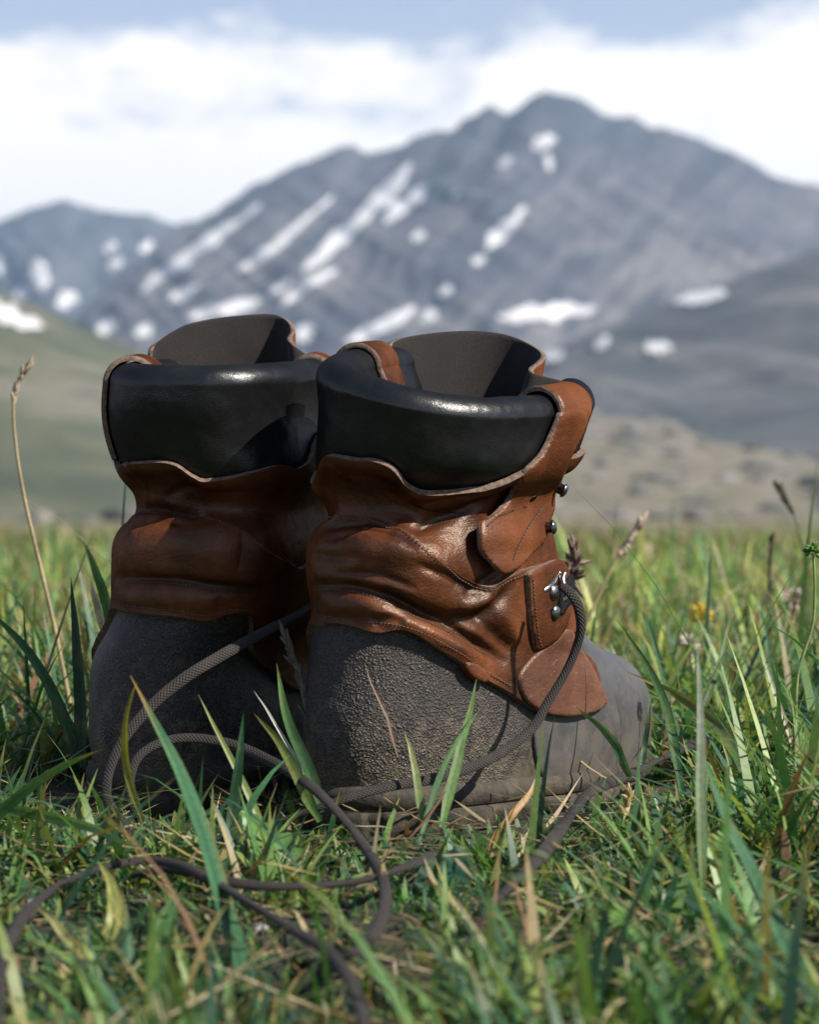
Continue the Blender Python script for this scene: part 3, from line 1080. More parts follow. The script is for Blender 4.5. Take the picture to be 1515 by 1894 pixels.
def tongue(boot, top, z_low, lean_in=0.004):
    """the tall flap standing at the front of the opening; top edge given as (px, py, distance)"""
    T = catmull([at(*t) for t in top], 90)
    rows = 30
    G = np.zeros((len(T), rows, 3))
    for r in range(rows):
        f = r / (rows - 1)
        G[:, r] = T
        G[:, r, 2] = T[:, 2] + (z_low - T[:, 2]) * f
        G[:, r] += boot.F * (-0.016 * f) - boot.B * 0.010 * f * smooth(np.arange(len(T)) / len(T), 0.6, 0.9)[:, None]
    G += (fbm(G.reshape(-1, 3) * 40, 2, 3) * 0.0012).reshape(len(T), rows, 1) * boot.F
    n, m = len(T), rows
    i, j = np.meshgrid(np.arange(n - 1), np.arange(m - 1), indexing='ij')
    q = np.stack([i * m + j, i * m + j + 1, (i + 1) * m + j + 1, (i + 1) * m + j], -1).reshape(-1, 4)
    o = link('tongue', np_mesh('tongue', G.reshape(-1, 3) - boot.o, q), [M_SUEDE, M_STRAP, M_EDGE], boot.root)
    s = o.modifiers.new('thickness', 'SOLIDIFY')
    s.thickness = 0.0026
    s.offset = TONGUE_OFFSET
    s.material_offset = 1
    s.material_offset_rim = 2
    return o
TONGUE_OFFSET = -1.0

#        ab      af     wh      wb      zb     zf     n    lat    cb
RINGS_R = [
    (0.0045, 0.270, 0.0400, 0.0490, 0.019, 0.019, 2.45, 0.0, 0.000),
    (0.0010, 0.271, 0.0425, 0.0505, 0.036, 0.034, 2.45, 0.0, 0.000),
    (0.0005, 0.269, 0.0430, 0.0505, 0.056, 0.050, 2.45, 0.0, 0.000),
    (0.0030, 0.258, 0.0420, 0.0485, 0.073, 0.063, 2.4, 0.0, 0.000),
    (0.0055, 0.230, 0.0410, 0.0455, 0.088, 0.072, 2.4, 0.0, 0.000),
    (0.0080, 0.192, 0.0400, 0.0430, 0.098, 0.079, 2.4, 0.0, 0.001),
    (0.0070, 0.171, 0.0400, 0.0415, 0.108, 0.092, 2.4, 0.0, 0.002),
    (0.0075, 0.156, 0.0410, 0.0410, 0.120, 0.112, 2.4, 0.0, 0.002),
    (0.0110, 0.146, 0.0405, 0.0405, 0.130, 0.131, 2.4, 0.0, 0.002),
    (0.0205, 0.141, 0.0370, 0.0375, 0.142, 0.148, 2.4, 0.0, 0.002),
    (0.0155, 0.141, 0.0400, 0.0405, 0.155, 0.163, 2.4, -0.002, 0.002),
    (0.0070, 0.148, 0.0470, 0.0475, 0.167, 0.177, 2.4, -0.007, 0.004),
    (0.0020, 0.156, 0.0490, 0.0505, 0.183, 0.198, 2.4, -0.010, 0.006),
    (-0.001, 0.160, 0.0500, 0.0515, 0.1935, 0.209, 2.4, -0.0115, 0.007),
]
RINGS_L = [list(r) for r in RINGS_R]
RINGS_L[10:] = [
    [0.0130, 0.148, 0.0425, 0.0430, 0.156, 0.163, 2.4, 0.0, 0.0],
    [0.0060, 0.150, 0.0460, 0.0470, 0.172, 0.178, 2.4, 0.0, 0.0],
    [0.0000, 0.152, 0.0475, 0.0490, 0.188, 0.197, 2.4, 0.0, 0.0],
    [-0.002, 0.153, 0.0480, 0.0500, 0.1995, 0.214, 2.4, 0.0, 0.0],
]

for k_, d_ in enumerate((.0048, .0048, .0048, .0045, .004, .003, .003, .0035, .004, .0050, .0050, .0015)):      # the right heel is fuller on its inner side
    r = list(RINGS_R[k_]); r[2] += d_; r[3] += d_ * (0.6 if k_ < 5 else 1.0); r[8] -= d_; RINGS_R[k_] = tuple(r)
for r, d in zip(RINGS_L[4:12], (.002, .004, .005, .0055, .006, .0065, .0055, .002)): r[2] += d; r[3] += d; r[8] -= d
for r, d in zip(RINGS_L[4:14], (.004, .008, .011, .012, .012, .012, .012, .009, .007, .007)): r[8] -= d
bR = Boot('hiking_boot', (-0.030, 1.086, 0.0), R(33), 1, RINGS_R, pitch=R(2.5), lean=0.004)
for r in RINGS_L[:4]: r[2] += 0.003
bL = Boot('hiking_boot', (-0.1265, 1.137, 0.0), R(12), -1, RINGS_L, pitch=R(2.0), lean=-0.0135)
for b, lab in ((bR, 'worn brown leather hiking boot with its toe and lace hook in view'), (bL, 'shaded brown leather hiking boot seen from its heel, behind the other boot')):
    b.root = empty('hiking_boot', b.o)
    tag(b.root, lab, 'boot', 'pair of hiking boots in the grass')

LINES = {
    'R': dict(
        low=[(562, 1156), (600, 1152), (650, 1160), (700, 1172), (740, 1163), (770, 1176), (800, 1196), (850, 1230), (900, 1262), (940, 1285), (985, 1314), (1050, 1324), (1095, 1314), (1110, 1302), (1104, 1278), (1088, 1242), (1074, 1216)],
        top=[(600, 958), (650, 956), (690, 962), (740, 985), (800, 1028), (850, 1065), (895, 1082), (940, 1062), (985, 1046), (1015, 1038)],
        col=[(612, 838), (660, 844), (700, 846), (735, 862), (752, 886), (775, 901), (820, 905), (880, 898), (930, 882), (975, 862), (1010, 846)]),
    'L': dict(
        low=[(200, 1128), (240, 1136), (290, 1140), (340, 1143), (380, 1146), (415, 1132), (445, 1130), (500, 1146), (550, 1160)],
        top=[(222, 940), (260, 942), (300, 945), (345, 955), (380, 962), (440, 985), (520, 1030)],
        col=[(222, 850), (260, 851), (300, 849), (335, 857), (352, 872), (364, 884), (400, 882), (440, 876), (500, 862), (580, 840)]),
}
CREASES = {
    'R': [([(560, 1078), (600, 1082), (662, 1086), (720, 1104), (767, 1130), (824, 1158), (890, 1200), (930, 1226)], 0.0034, 0.0028),
          ([(700, 1090), (750, 1118), (800, 1138), (850, 1143), (885, 1136), (919, 1106), (943, 1070)], 0.0030, 0.0040),
          ([(600, 985), (640, 975), (690, 972), (740, 990)], 0.0030, 0.0035),
          ([(590, 1045), (680, 1048), (780, 1056), (850, 1085), (905, 1098)], 0.0012, 0.0060),
          ([(760, 985), (805, 960), (850, 945), (900, 915)], 0.0026, 0.0030),
          ([(640, 1020), (720, 1010), (790, 1040), (840, 1075)], -0.0030, 0.0085),
          ([(590, 1118), (680, 1122), (760, 1150), (830, 1190), (890, 1232)], -0.0022, 0.0060),
          ([(850, 1105), (890, 1075), (930, 1050)], 0.0012, 0.0022),
          ([(840, 1122), (880, 1112), (912, 1085)], -0.0018, 0.0035),
          ([(690, 1150), (720, 1140), (745, 1148)], 0.0016, 0.003),
          ([(870, 1130), (905, 1170), (940, 1205)], 0.0016, 0.0035), ([(900, 1110), (930, 1150), (952, 1185)], -0.0012, 0.0035),
          ([(760, 1040), (820, 1064), (870, 1090), (910, 1095)], 0.0014, 0.0022), ([(660, 985), (720, 1000), (770, 1022)], 0.0012, 0.0016),
          ([(575, 1020), (610, 1030), (680, 1032)], 0.0013, 0.0025), ([(780, 930), (830, 915), (880, 905)], 0.0012, 0.0022), 
          ([(620, 1060), (700, 1064), (770, 1088)], 0.0010, 0.002), ([(610, 1005), (680, 996), (740, 1012)], 0.0009, 0.0018)],
    'L': [([(205, 1072), (260, 1070), (330, 1072), (400, 1082), (500, 1090)], 0.0032, 0.0028),
          ([(235, 945), (290, 944), (335, 953), (385, 963)], 0.0036, 0.0030),
          ([(300, 968), (340, 962), (372, 972)], 0.0016, 0.0018),
          ([(300, 925), (340, 905), (370, 900)], 0.0012, 0.0025),
          ([(225, 1030), (300, 1000), (360, 1005), (440, 1020)], -0.0034, 0.0100),
          ([(220, 1105), (300, 1108), (400, 1112)], -0.0020, 0.0065),
          ([(260, 985), (300, 978), (350, 990)], 0.0012, 0.0022)],
}
def build_boot(b, key):
    ln = LINES[key]
    for c, dep, wid in CREASES[key]:
        b.crease(c, dep * 1.1, wid)
    ln_low = b.vline(ln['low'], default=[(d, 0.50 - abs(d) * 0.0004) for d in range(-80, 81, 2)])
    ln_top = b.vline(ln['top'])
    ln_col = b.vline(ln['col'])
    if key == 'L':      # where the left boot is not seen, its seams follow the other boot's
        s_low, s_top, s_col = SEAM['low'], SEAM['top'], SEAM['col']
        def blend(own, other):
            def f(p):
                w = smooth(np.cos(p - math.pi), 0.55, 0.75)
                return own(p) * w + other(p) * (1 - w)
            return f
        ln_low, ln_top, ln_col = blend(ln_low, s_low), blend(ln_top, s_top), blend(ln_col, s_col)
    else:
        SEAM.update(low=ln_low, top=ln_top, col=ln_col)
    NP = 640
    ph = np.linspace(0, 2 * np.pi, NP, endpoint=False)
    def band(lo, hi, m):
        t = np.linspace(0, 1, m)
        PH = np.repeat(ph[:, None], m, 1)
        return PH, lo(ph)[:, None] + (hi(ph) - lo(ph))[:, None] * t[None]
    def pebble(G):
        rel = G - b.o
        a = rel @ b.F
        n = value_noise(G.reshape(-1, 3) * 60, 3).reshape(a.shape)
        return 1 - smooth(a + n * 0.012, 0.060, 0.100)
    sole(b)
    PH, V = band(lambda p: 0 * p, lambda p: ln_low(p) + 0.03, 90)
    b.sheet('heel_counter', PH, V, 0.0, [M_RAND], attr=pebble, use_disp=False, wob=0.0008)
    # toe cap over the front
    pc = np.linspace(-R(84), R(99), 200)
    vt = np.linspace(0.03, 1, 60)
    PH = np.repeat(pc[:, None], 60, 1) + R(7) * np.sin(vt * 2.6)[None] * np.sign(pc)[:, None] * 0.6
    hi = ln_low(pc) + 0.02
    b.sheet('toe_cap', PH, vt[None] * hi[:, None], 0.0014, [M_TOE], closed=False, skirt=0.002, attr=lambda G: 0.0, use_disp=False, wob=0.0008)
    PH, V = band(lambda p: ln_top(p) - 0.04, lambda p: ln_col(p), 90)
    tt = np.linspace(0, 1, 90)[None]
    cuff = 0.0010 - 0.0022 * np.exp(-((tt - 0.55) / 0.20) ** 2) + 0.0026 * smooth(tt, 0.72, 0.95) + 0 * PH
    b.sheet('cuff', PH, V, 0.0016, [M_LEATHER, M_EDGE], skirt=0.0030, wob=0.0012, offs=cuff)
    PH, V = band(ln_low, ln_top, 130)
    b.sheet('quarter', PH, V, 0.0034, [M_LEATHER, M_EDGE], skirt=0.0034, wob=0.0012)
    # padded collar: wall, roll and lining; open at the throat
    g, g2 = R(26 if key == 'R' else 66), R(80 if key == 'R' else 45)          # the throat: outer and inner end of the padding
    pc = np.linspace(g, 2 * np.pi - g2, 420)
    m = 150
    t = np.linspace(0, 1, m)
    lo = ln_col(pc) - 0.006
    V = lo[:, None] + (1.5 - lo)[:, None] * t[None]
    PH = np.repeat(pc[:, None], m, 1)
    e = np.minimum(pc - g, 2 * np.pi - g2 - pc) / R(9)
    e = np.sqrt(np.clip(1 - (1 - np.clip(e, 0, 1)) ** 2, 0, 1))
    offs = -(1 - e)[:, None] * 0.006 * np.ones((1, m))
    b.sheet('padded_collar', PH, V, 0.0, [M_BLACK], closed=False, skirt=0.002, offs=offs, use_disp=False, wob=0.0008)
    stitches(b, [(x, y + 7) for x, y in ln['top']], 0.0036, b.root)

SEAM = {}
build_boot(bR, 'R')
build_boot(bL, 'L')

def loop_strap(b, pts, widths, off=0.0024, name='strap'):
    """a leather strap running up the collar and over the roll: pts are (phi degrees, v)"""
    Q = catmull([(R(p), v, R(w)) for (p, v), w in zip(pts, widths)], 90)
    s = np.linspace(-1, 1, 15)
    PH = Q[:, 0][None, :] + s[:, None] * Q[:, 2][None, :]
    V = np.repeat(Q[:, 1][None, :], 15, 0)
    return b.sheet(name, PH, V, off, [M_LEATHER, M_EDGE], closed=False, skirt=0.0024, use_disp=False)

def loop_strap_px(b, left, right, off=0.0024):
    """the same, its two edges given where the photo shows them, then carried over the roll and down inside"""
    Lh, Rh = [b.hit(*p) for p in left], [b.hit(*p) for p in right]
    c = []
    for l, r in zip(Lh, Rh):
        if l is None or r is None: continue
        c.append((l[0], r[0], (l[1] + r[1]) / 2))
    c = np.array(c)
    c = c[np.argsort(c[:, 2])]
    l0, r0, v0 = c[-1]
    ext = [(l0, r0, v) for v in np.arange(v0 + 0.06, 1.36, 0.06)]
    Q = catmull(np.vstack([c, ext]), 90)
    s = np.linspace(0, 1, 15)[:, None]
    PH = Q[:, 0][None] * (1 - s) + Q[:, 1][None] * s
    o = np.argsort(PH[:, 0])
    PH = PH[o]
    V = np.repeat(Q[:, 2][None], 15, 0)
    return b.sheet('strap', PH, V, off, [M_STRAP, M_EDGE], closed=False, skirt=0.0024, use_disp=False)

# right boot: straps, facing tab, hook tab
loop_strap_px(bR, [(1022, 748), (1026, 765), (1014, 792)], [(1081, 748), (1078, 765), (1066, 792)], 0.0042)
loop_strap(bR, [(-99, 0.83), (-100, 0.88), (-100, 1.0), (-100, 1.1), (-100, 1.2), (-100, 1.4)], [6.5] * 6, 0.0034)
loop_strap(bL, [(107, 0.815), (108, 0.88), (108, 1.0), (106, 1.1), (103, 1.2), (100, 1.4)], [10] * 6, 0.0036)
loop_strap(bL, [(-72, 0.83), (-73, 0.88), (-75, 1.0), (-75, 1.1), (-75, 1.2), (-75, 1.4)], [8] * 6)

tongue(bR, [(724, 642, 1.185), (730, 632, 1.19), (760, 622, 1.20), (820, 614, 1.215), (880, 612, 1.225), (940, 620, 1.225), (985, 640, 1.21), (1001, 656, 1.195), (992, 670, 1.18), (978, 682, 1.168), (990, 692, 1.160), (1030, 702, 1.165), (1082, 716, 1.17)], 0.165)
tongue(bL, [(282, 650, 1.247), (292, 632, 1.252), (340, 602, 1.262), (400, 588, 1.272), (460, 582, 1.277), (508, 582, 1.277), (532, 596, 1.267), (537, 612, 1.257), (530, 626, 1.242), (542, 638, 1.234), (574, 662, 1.234)], 0.17)

FACING = [(1024, 765), (1010, 800), (990, 838), (962, 866), (933, 908), (910, 936), (886, 965), (872, 976), (870, 997), (874, 1018), (889, 1039), (903, 1056), (914, 1058), (929, 1052),
          (958, 1035), (984, 1014), (998, 990), (1006, 961), (1015, 929), (1024, 902), (1032, 870), (1044, 840), (1062, 805), (1074, 768), (1050, 758)]
bR.patch('facing_tab', FACING, 0.0046, 0.0024, [M_STRAP, M_EDGE], offs=lambda q: 0.0030 * smooth(q[:, 1], 850, 960) * smooth(1050 - q[:, 0] - 0.0 * q[:, 1], 40, 170) + 0.001 * np.sin(q[:, 1] / 11) * smooth(q[:, 1], 980, 1030), use_disp=False)
HOOKTAB = [(961, 1060), (963, 1095), (966, 1140), (972, 1175), (977, 1198), (1000, 1188), (1026, 1166), (1036, 1140), (1038, 1110), (1036, 1075), (1030, 1050), (1015, 1036), (990, 1044), (972, 1052)]
bR.patch('hook_tab', HOOKTAB, 0.0058, 0.0026, [M_LEATHER, M_EDGE], use_disp=False)
VAMP = [(985, 1314), (1012, 1322), (1050, 1324), (1090, 1315), (1108, 1300), (1104, 1280), (1082, 1238), (1052, 1182), (1036, 1164), (1000, 1190), (972, 1215), (948, 1250), (958, 1290)]
bR.patch('vamp_tab', VAMP, 0.0050, 0.0020, [M_VAMP, M_EDGE], use_disp=False)
bR.patch('leather_flap', [(846, 1222), (862, 1224), (880, 1236), (892, 1252), (884, 1262), (866, 1256), (850, 1240)], 0.0056, 0.004, [M_LEATHER], step=3, use_disp=False)
stitches(bR, [(988, 923), (967, 961), (939, 1009), (924, 1043)], 0.0068, bR.root)
stitches(bR, [(947, 895), (925, 930), (900, 958), (880, 985)], 0.0088, bR.root)
stitches(bR, [(966, 1070), (970, 1120), (977, 1165), (984, 1190)], 0.0060, bR.root)
stitches(bR, [(575, 1143), (620, 1143), (680, 1152), (720, 1152), (765, 1163), (820, 1195), (880, 1236), (935, 1270)], 0.0036, bR.root)
stitches(bR, [(582, 1088), (662, 1094), (720, 1112), (767, 1139), (824, 1166), (890, 1208)], 0.0036, bR.root)
stitches(bL, [(210, 1118), (260, 1126), (330, 1131), (380, 1134), (420, 1121), (460, 1124)], 0.0036, bL.root)
stitches(bL, [(215, 1078), (260, 1076), (330, 1079), (400, 1089)], 0.0036, bL.root)

# lace hook: two rivets, a bent wire arm, and a black patch painting the shaded hollow behind it
def hook(b):
    p, n = b.surf(1003, 1095, 0.0058)
    h = dome('lace_hook', p, n, 0.0037, 0.0022, M_METAL, b.o, b.root)
    p2, n2 = b.surf(1006, 1132, 0.0058)
    dome('rivet', p2, n2, 0.0036, 0.0022, M_METAL, b.o, h)
    pl = b.patch('hook_shade', [(1010, 1090), (1022, 1078), (1034, 1066), (1039, 1090), (1040, 1112), (1028, 1124), (1018, 1138), (1012, 1120)], 0.0068, 0.001, [M_BLACK], step=3, parent=h, use_disp=False)
    def q(px, py, off):
        d = Vector(ray(px, py))
        # the arm stands off the tab towards the toe; follow the skin's depth at the tab's edge
        for dx in range(0, 60, 3):
            base, nn = b.surf(min(px, 1030) - dx, py, 0)
            if base is not None: break
        Y = base[1] - off
        return at(px, py, Y)
    w1 = catmull([q(1004, 1094, .010), q(1014, 1086, .013), q(1024, 1076, .0145), q(1031, 1064, .0155), q(1037, 1058, .016)], 30)
    tube('arm', w1, 0.0026, 0.0026, M_WIRE, b.o, h)
    w2 = catmull([q(1044, 1059, .016), q(1040, 1070, .016), q(1043, 1084, .016), q(1049, 1096, .0155), q(1048, 1106, .015), q(1042, 1110, .0145)], 30)
    tube('arm', w2, 0.0030, 0.0024, M_WIRE, b.o, h)
hook(bR)
for px, py in ((1031, 886), (996, 980)):
    pp = None
    for dx in range(0, 40, 2):
        pp, nn = bR.surf(px - dx, py, 0.007)
        if pp is not None: break
    dome('speed_hook', pp, nn + np.array([0.8, 0.1, 0]), 0.0034, 0.0022, M_METAL, bR.o, bR.root, stem=0.004)
# eyelet slot in the facing tab
pp, nn = bR.surf(966, 900, 0.0080)
dome('eyelet', pp, nn, 0.0022, 0.0003, M_BLACK, bR.o, bR.root)

# laces
LACE_PTS = []
def lace(b, items, w=0.0046, h=0.0027, taper_end=True, name='lace'):
    pts, ups = [], []
    for it in items:
        k, px, py, v = it
        if k == 's':
            p, n = b.surf(px, py, v)
            pts.append(p); ups.append(n)
        elif k == 'y':
            pts.append(at(px, py, v)); ups.append(np.array([0, -0.75, 0.66]))
        else:
            p = on_ground(px, py, v); pts.append(p); ups.append(np.array([0, -0.3, 0.95]))
    L = sum(np.linalg.norm(pts[k + 1] - pts[k]) for k in range(len(pts) - 1))
    n = int(L / 0.0014)
    P = catmull(pts, n)
    U = np.stack([np.interp(np.linspace(0, 1, n), np.linspace(0, 1, len(ups)), np.array(ups)[:, k]) for k in range(3)], 1)
    LACE_PTS.extend(P.tolist())
    tw = 0.5 * np.sin(np.linspace(0, L * 38, n))
    T = np.gradient(P, axis=0); T /= np.linalg.norm(T, axis=1)[:, None] + 1e-12
    U = U * np.cos(tw)[:, None] + np.cross(T, U) * np.sin(tw)[:, None]
    return tube(name, P, w, h, M_LACE, b.o, b.root, ups=U, seg=14)

lace(bR, [('y', 1040, 1084, 1.120), ('y', 1056, 1098, 1.116), ('y', 1070, 1122, 1.114), ('y', 1075, 1160, 1.114), ('y', 1066, 1200, 1.114), ('y', 1046, 1245, 1.112), ('y', 1015, 1297, 1.106), ('y', 986, 1345, 1.098),
          ('y', 940, 1384, 1.084), ('y', 880, 1416, 1.068), ('y', 800, 1441, 1.050), ('y', 720, 1455, 1.040), ('y', 650, 1474, 1.034), ('y', 590, 1494, 1.034), ('y', 520, 1520, 1.04), ('y', 440, 1545, 1.045),
          ('y', 350, 1560, 1.045), ('y', 285, 1542, 1.05), ('y', 246, 1492, 1.055), ('y', 240, 1440, 1.062), ('y', 264, 1392, 1.070), ('y', 330, 1366, 1.075), ('y', 420, 1375, 1.07), ('y', 500, 1408, 1.055),
          ('y', 572, 1452, 1.03), ('y', 640, 1520, 0.99), ('g', 690, 1590, .018), ('g', 713, 1650, .019), ('g', 704, 1705, .019), ('g', 672, 1750, .018), ('g', 640, 1770, .016), ('g', 600, 1778, .008), ('g', 560, 1780, .0)])
lace(bR, [('g', 1500, 1290, .012), ('g', 1420, 1318, .015), ('g', 1350, 1347, .017), ('g', 1250, 1392, .020), ('g', 1160, 1434, .022), ('g', 1092, 1466, .022), ('g', 1052, 1512, .021), ('g', 1010, 1572, .020), ('g', 962, 1622, .019), ('g', 915, 1668, .016), ('g', 880, 1720, .008)], w=0.0058)
lace(bL, [('y', 620, 1085, 1.215), ('y', 560, 1130, 1.165), ('y', 505, 1160, 1.140), ('y', 460, 1184, 1.122), ('y', 400, 1218, 1.105), ('y', 340, 1255, 1.095), ('y', 280, 1305, 1.088), ('y', 228, 1368, 1.080), ('y', 200, 1430, 1.072), ('y', 198, 1474, 1.065), ('y', 214, 1510, 1.055), ('y', 250, 1545, 1.04)], w=0.0052)
lace(bL, [('g', -60, 2040, .018), ('g', -12, 1900, .018), ('g', 2, 1790, .018), ('g', 36, 1705, .018), ('g', 96, 1645, .018), ('g', 180, 1608, .018), ('g', 262, 1592, .018), ('g', 330, 1600, .020), ('g', 400, 1634, .021), ('g', 470, 1676, .021), ('g', 540, 1718, .021),
          ('g', 600, 1756, .022), ('g', 638, 1798, .022), ('g', 660, 1845, .022), ('g', 672, 1890, .020), ('g', 680, 1980, .016)], w=0.0042)
lace(bL, [('g', 250, 1618, .010), ('g', 310, 1606, .016), ('g', 370, 1618, .017), ('g', 440, 1634, .017), ('g', 530, 1640, .017), ('g', 620, 1636, .017), ('g', 690, 1624, .017), ('g', 760, 1600, .015), ('g', 815, 1578, .010)], w=0.0052)

# ------------------------------------------------------------------ turf: grass blades, straw, small leaves
BOOT_PTS = []
for b_ in (bR, bL):
    ph_ = np.linspace(0, 2 * np.pi, 240, endpoint=False)
    P_ = b_.S(ph_, np.full(240, 0.04))
    BOOT_PTS.extend(P_[P_[:, 1] < b_.o[1] + 0.16].tolist())

def footprint(x, y, grow=0.004):
    ins = np.zeros(len(x), bool)
    for b in (bR, bL):
        ph = np.linspace(0, 2 * np.pi, 90, endpoint=False)
        P = b.S(ph, np.full(90, 0.05))[:, :2]
        c = P.mean(0)
        P = c + (P - c) * (1 + grow / 0.06)
        j = len(P) - 1
        w = np.zeros(len(x), bool)
        for i in range(len(P)):
            xi, yi, xj, yj = *P[i], *P[j]
            cr = ((yi > y) != (yj > y)) & (x < (xj - xi) * (y - yi) / (yj - yi + 1e-12) + xi)
            w ^= cr
            j = i
        ins |= w
    return ins

GREENS = np.array([(0.028, 0.085, 0.034), (0.042, 0.110, 0.036), (0.065, 0.145, 0.042), (0.105, 0.185, 0.050), (0.150, 0.205, 0.058), (0.026, 0.070, 0.042)])
DRYS = np.array([(0.34, 0.26, 0.13), (0.26, 0.17, 0.08), (0.42, 0.35, 0.21), (0.20, 0.11, 0.06), (0.30, 0.24, 0.09)])

def blades(x, y, h, w, lean, az, bend, col, tipcol, tipf, levels=6, z0=None):
    """many tapered, bent, slightly folded blades as one mesh's arrays"""
    n = len(x)
    z = turf_z(x, y) - 0.004 if z0 is None else z0
    t = np.linspace(0, 1, levels)
    ang = lean[:, None] + bend[:, None] * t[None] ** 1.3          # tilt from upright along the blade
    ds = h[:, None] / (levels - 1)
    hx = np.concatenate([np.zeros((n, 1)), np.cumsum(np.sin(ang[:, 1:]) * ds, 1)], 1)
    hz = np.concatenate([np.zeros((n, 1)), np.cumsum(np.cos(ang[:, 1:]) * ds, 1)], 1)
    gz = z[:, None] + np.maximum(hz, 0.001)
    cx, cy = np.sin(az)[:, None], np.cos(az)[:, None]
    px, py = x[:, None] + hx * cx, y[:, None] + hx * cy
    wid = w[:, None] * 0.5 * np.clip(np.minimum(0.55 + t * 2.2, 1.0) * (1 - t ** 2.2), 0.0, 1)[None]
    tw = rng.uniform(-0.9, 0.9, n)[:, None] * t[None]
    sx, sy = cy * np.cos(tw), -cx * np.cos(tw)
    sz = np.sin(tw) * 0.6
    Lx = np.stack([px - sx * wid, py - sy * wid, gz - sz * wid], -1)
    Rx = np.stack([px + sx * wid, py + sy * wid, gz + sz * wid], -1)
    m = levels - 1
    V = np.concatenate([np.stack([Lx[:, :m], Rx[:, :m]], 2).reshape(n, m * 2, 3), ((Lx + Rx) / 2)[:, m:]], 1)
    k = 2 * m + 1
    base = (np.arange(n) * k)[:, None, None]
    q = np.array([[2 * a, 2 * a + 1, 2 * a + 3, 2 * a + 2] for a in range(m - 1)])[None] + base
    tr = np.array([[2 * m - 2, 2 * m - 1, 2 * m]])[None] + base
    f = np.clip((t[None] - 1 + tipf[:, None]) / np.maximum(tipf[:, None], 1e-3), 0, 1)
    C = col[:, None] * (1 - f[..., None]) + tipcol[:, None] * f[..., None]
    Cv = np.concatenate([np.repeat(C[:, :m], 2, axis=1), C[:, m:]], 1)
    return V.reshape(-1, 3), q.reshape(-1, 4), tr.reshape(-1, 3), Cv.reshape(-1, 3)

def colour(me, C):
    a = me.color_attributes.new('Col', 'FLOAT_COLOR', 'POINT')
    d = np.ones((len(C), 4), np.float32); d[:, :3] = C
    a.data.foreach_set('color', d.ravel())

def scatter(n, r0, r1, spread=0.235, margin=0.05):
    r = np.sqrt(rng.uniform(r0 * r0, r1 * r1, n))
    th = rng.uniform(-spread, spread, n)
    return r * np.sin(th), r * np.cos(th)

def join(parts):
    V, Q, T, C, o = [], [], [], [], 0
    for v, q, t, c in parts:
        V.append(v); Q.append(q + o); T.append(t + o); C.append(c); o += len(v)
    return np.concatenate(V), np.concatenate(Q), np.concatenate(T), np.concatenate(C)

def grass_set(n, r0, r1, hm, wm, lean, dry, spread=0.27, clump=0.0, gain=1.0):
    x, y = scatter(n, r0, r1, spread)
    if clump:
        c = value_noise(np.stack([x, y], 1) * 16, 77) + 0.6 * value_noise(np.stack([x, y], 1) * 42, 78)
        k = c > rng.uniform(-1.2, 1.2, n) * 0.6 + clump
        x, y = x[k], y[k]
    k = ~footprint(x, y)
    x, y = x[k], y[k]
    n = len(x)
    patch = value_noise(np.stack([x, y], 1) * 7, 12)
    h = hm * rng.lognormal(0, 0.35, n) * (1 + 0.25 * patch)
    # the laces press the turf down where they lie
    dl = np.full(n, 9.0)
    near = np.nonzero(y < 1.25)[0]
    for k in range(0, len(LACE_PTS), 6):
        p = LACE_PTS[k]
        dx, dy = x[near] - p[0], y[near] - p[1]
        dl[near] = np.minimum(dl[near], np.hypot(dx, np.where(dy < 0, dy * 0.75, dy)))
    db = np.full(n, 9.0)
    for p in BOOT_PTS[::3]:
        db[near] = np.minimum(db[near], np.hypot(x[near] - p[0], y[near] - p[1]))
    h = np.where(rng.random(n) < 0.97, np.minimum(h, 0.007 + 0.9 * np.clip(db - 0.032, 0, None) + 0.006 * rng.random(n)), h)      # trodden round the boots
    h = np.where(rng.random(n) < 0.94, np.minimum(h, 0.009 + 1.3 * np.clip(dl - 0.012, 0, None) + 0.010 * rng.random(n)), h)
    w = wm * rng.uniform(0.6, 1.4, n)
    g = GREENS[rng.integers(0, len(GREENS), n)] * rng.uniform(0.7, 1.25, n)[:, None] * (gain * np.array([1 + 0.22 * (gain - 1), 1.0, 1.0]))
    isd = rng.random(n) < dry * (1 - 0.6 * patch)
    d = DRYS[rng.integers(0, len(DRYS), n)] * rng.uniform(0.6, 1.1, n)[:, None]
    col = np.where(isd[:, None], d, g)
    tip = np.where((rng.random(n) < 0.35)[:, None], np.array([0.26, 0.20, 0.06]), col * 1.25)
    return blades(x, y, h, w, np.abs(rng.normal(lean, 0.25, n)), rng.uniform(0, 2 * np.pi, n), rng.uniform(0.0, 1.5, n), col, tip, rng.uniform(0.08, 0.4, n))

parts = [
    grass_set(46000, 0.50, 1.75, 0.023, 0.0023, 0.75, 0.08, gain=1.1),
    grass_set(9000, 0.55, 1.6, 0.015, 0.0055, 0.95, 0.03, clump=0.1),       # small broad leaves           # short matted growth
    grass_set(30000, 1.75, 3.3, 0.030, 0.0030, 0.6, 0.34, 0.22, gain=2.1),
    grass_set(17000, 0.50, 1.75, 0.045, 0.0033, 0.55, 0.08, clump=0.2, gain=1.2),
    grass_set(7000, 1.45, 3.2, 0.046, 0.0034, 0.30, 0.36, 0.23, gain=2.4),
    grass_set(6500, 0.62, 1.7, 0.064, 0.0040, 0.45, 0.08, clump=0.12, gain=1.4),
]
parts.append(grass_set(15000, 3.2, 10.0, 0.036, 0.0085, 0.40, 0.50, 0.20, gain=1.7))
V, Q, T, C = join(parts)
gm = np_mesh('grass', V, Q, T)
colour(gm, C)
tag(link('grass', gm, [M_GRASS]), kind='stuff')

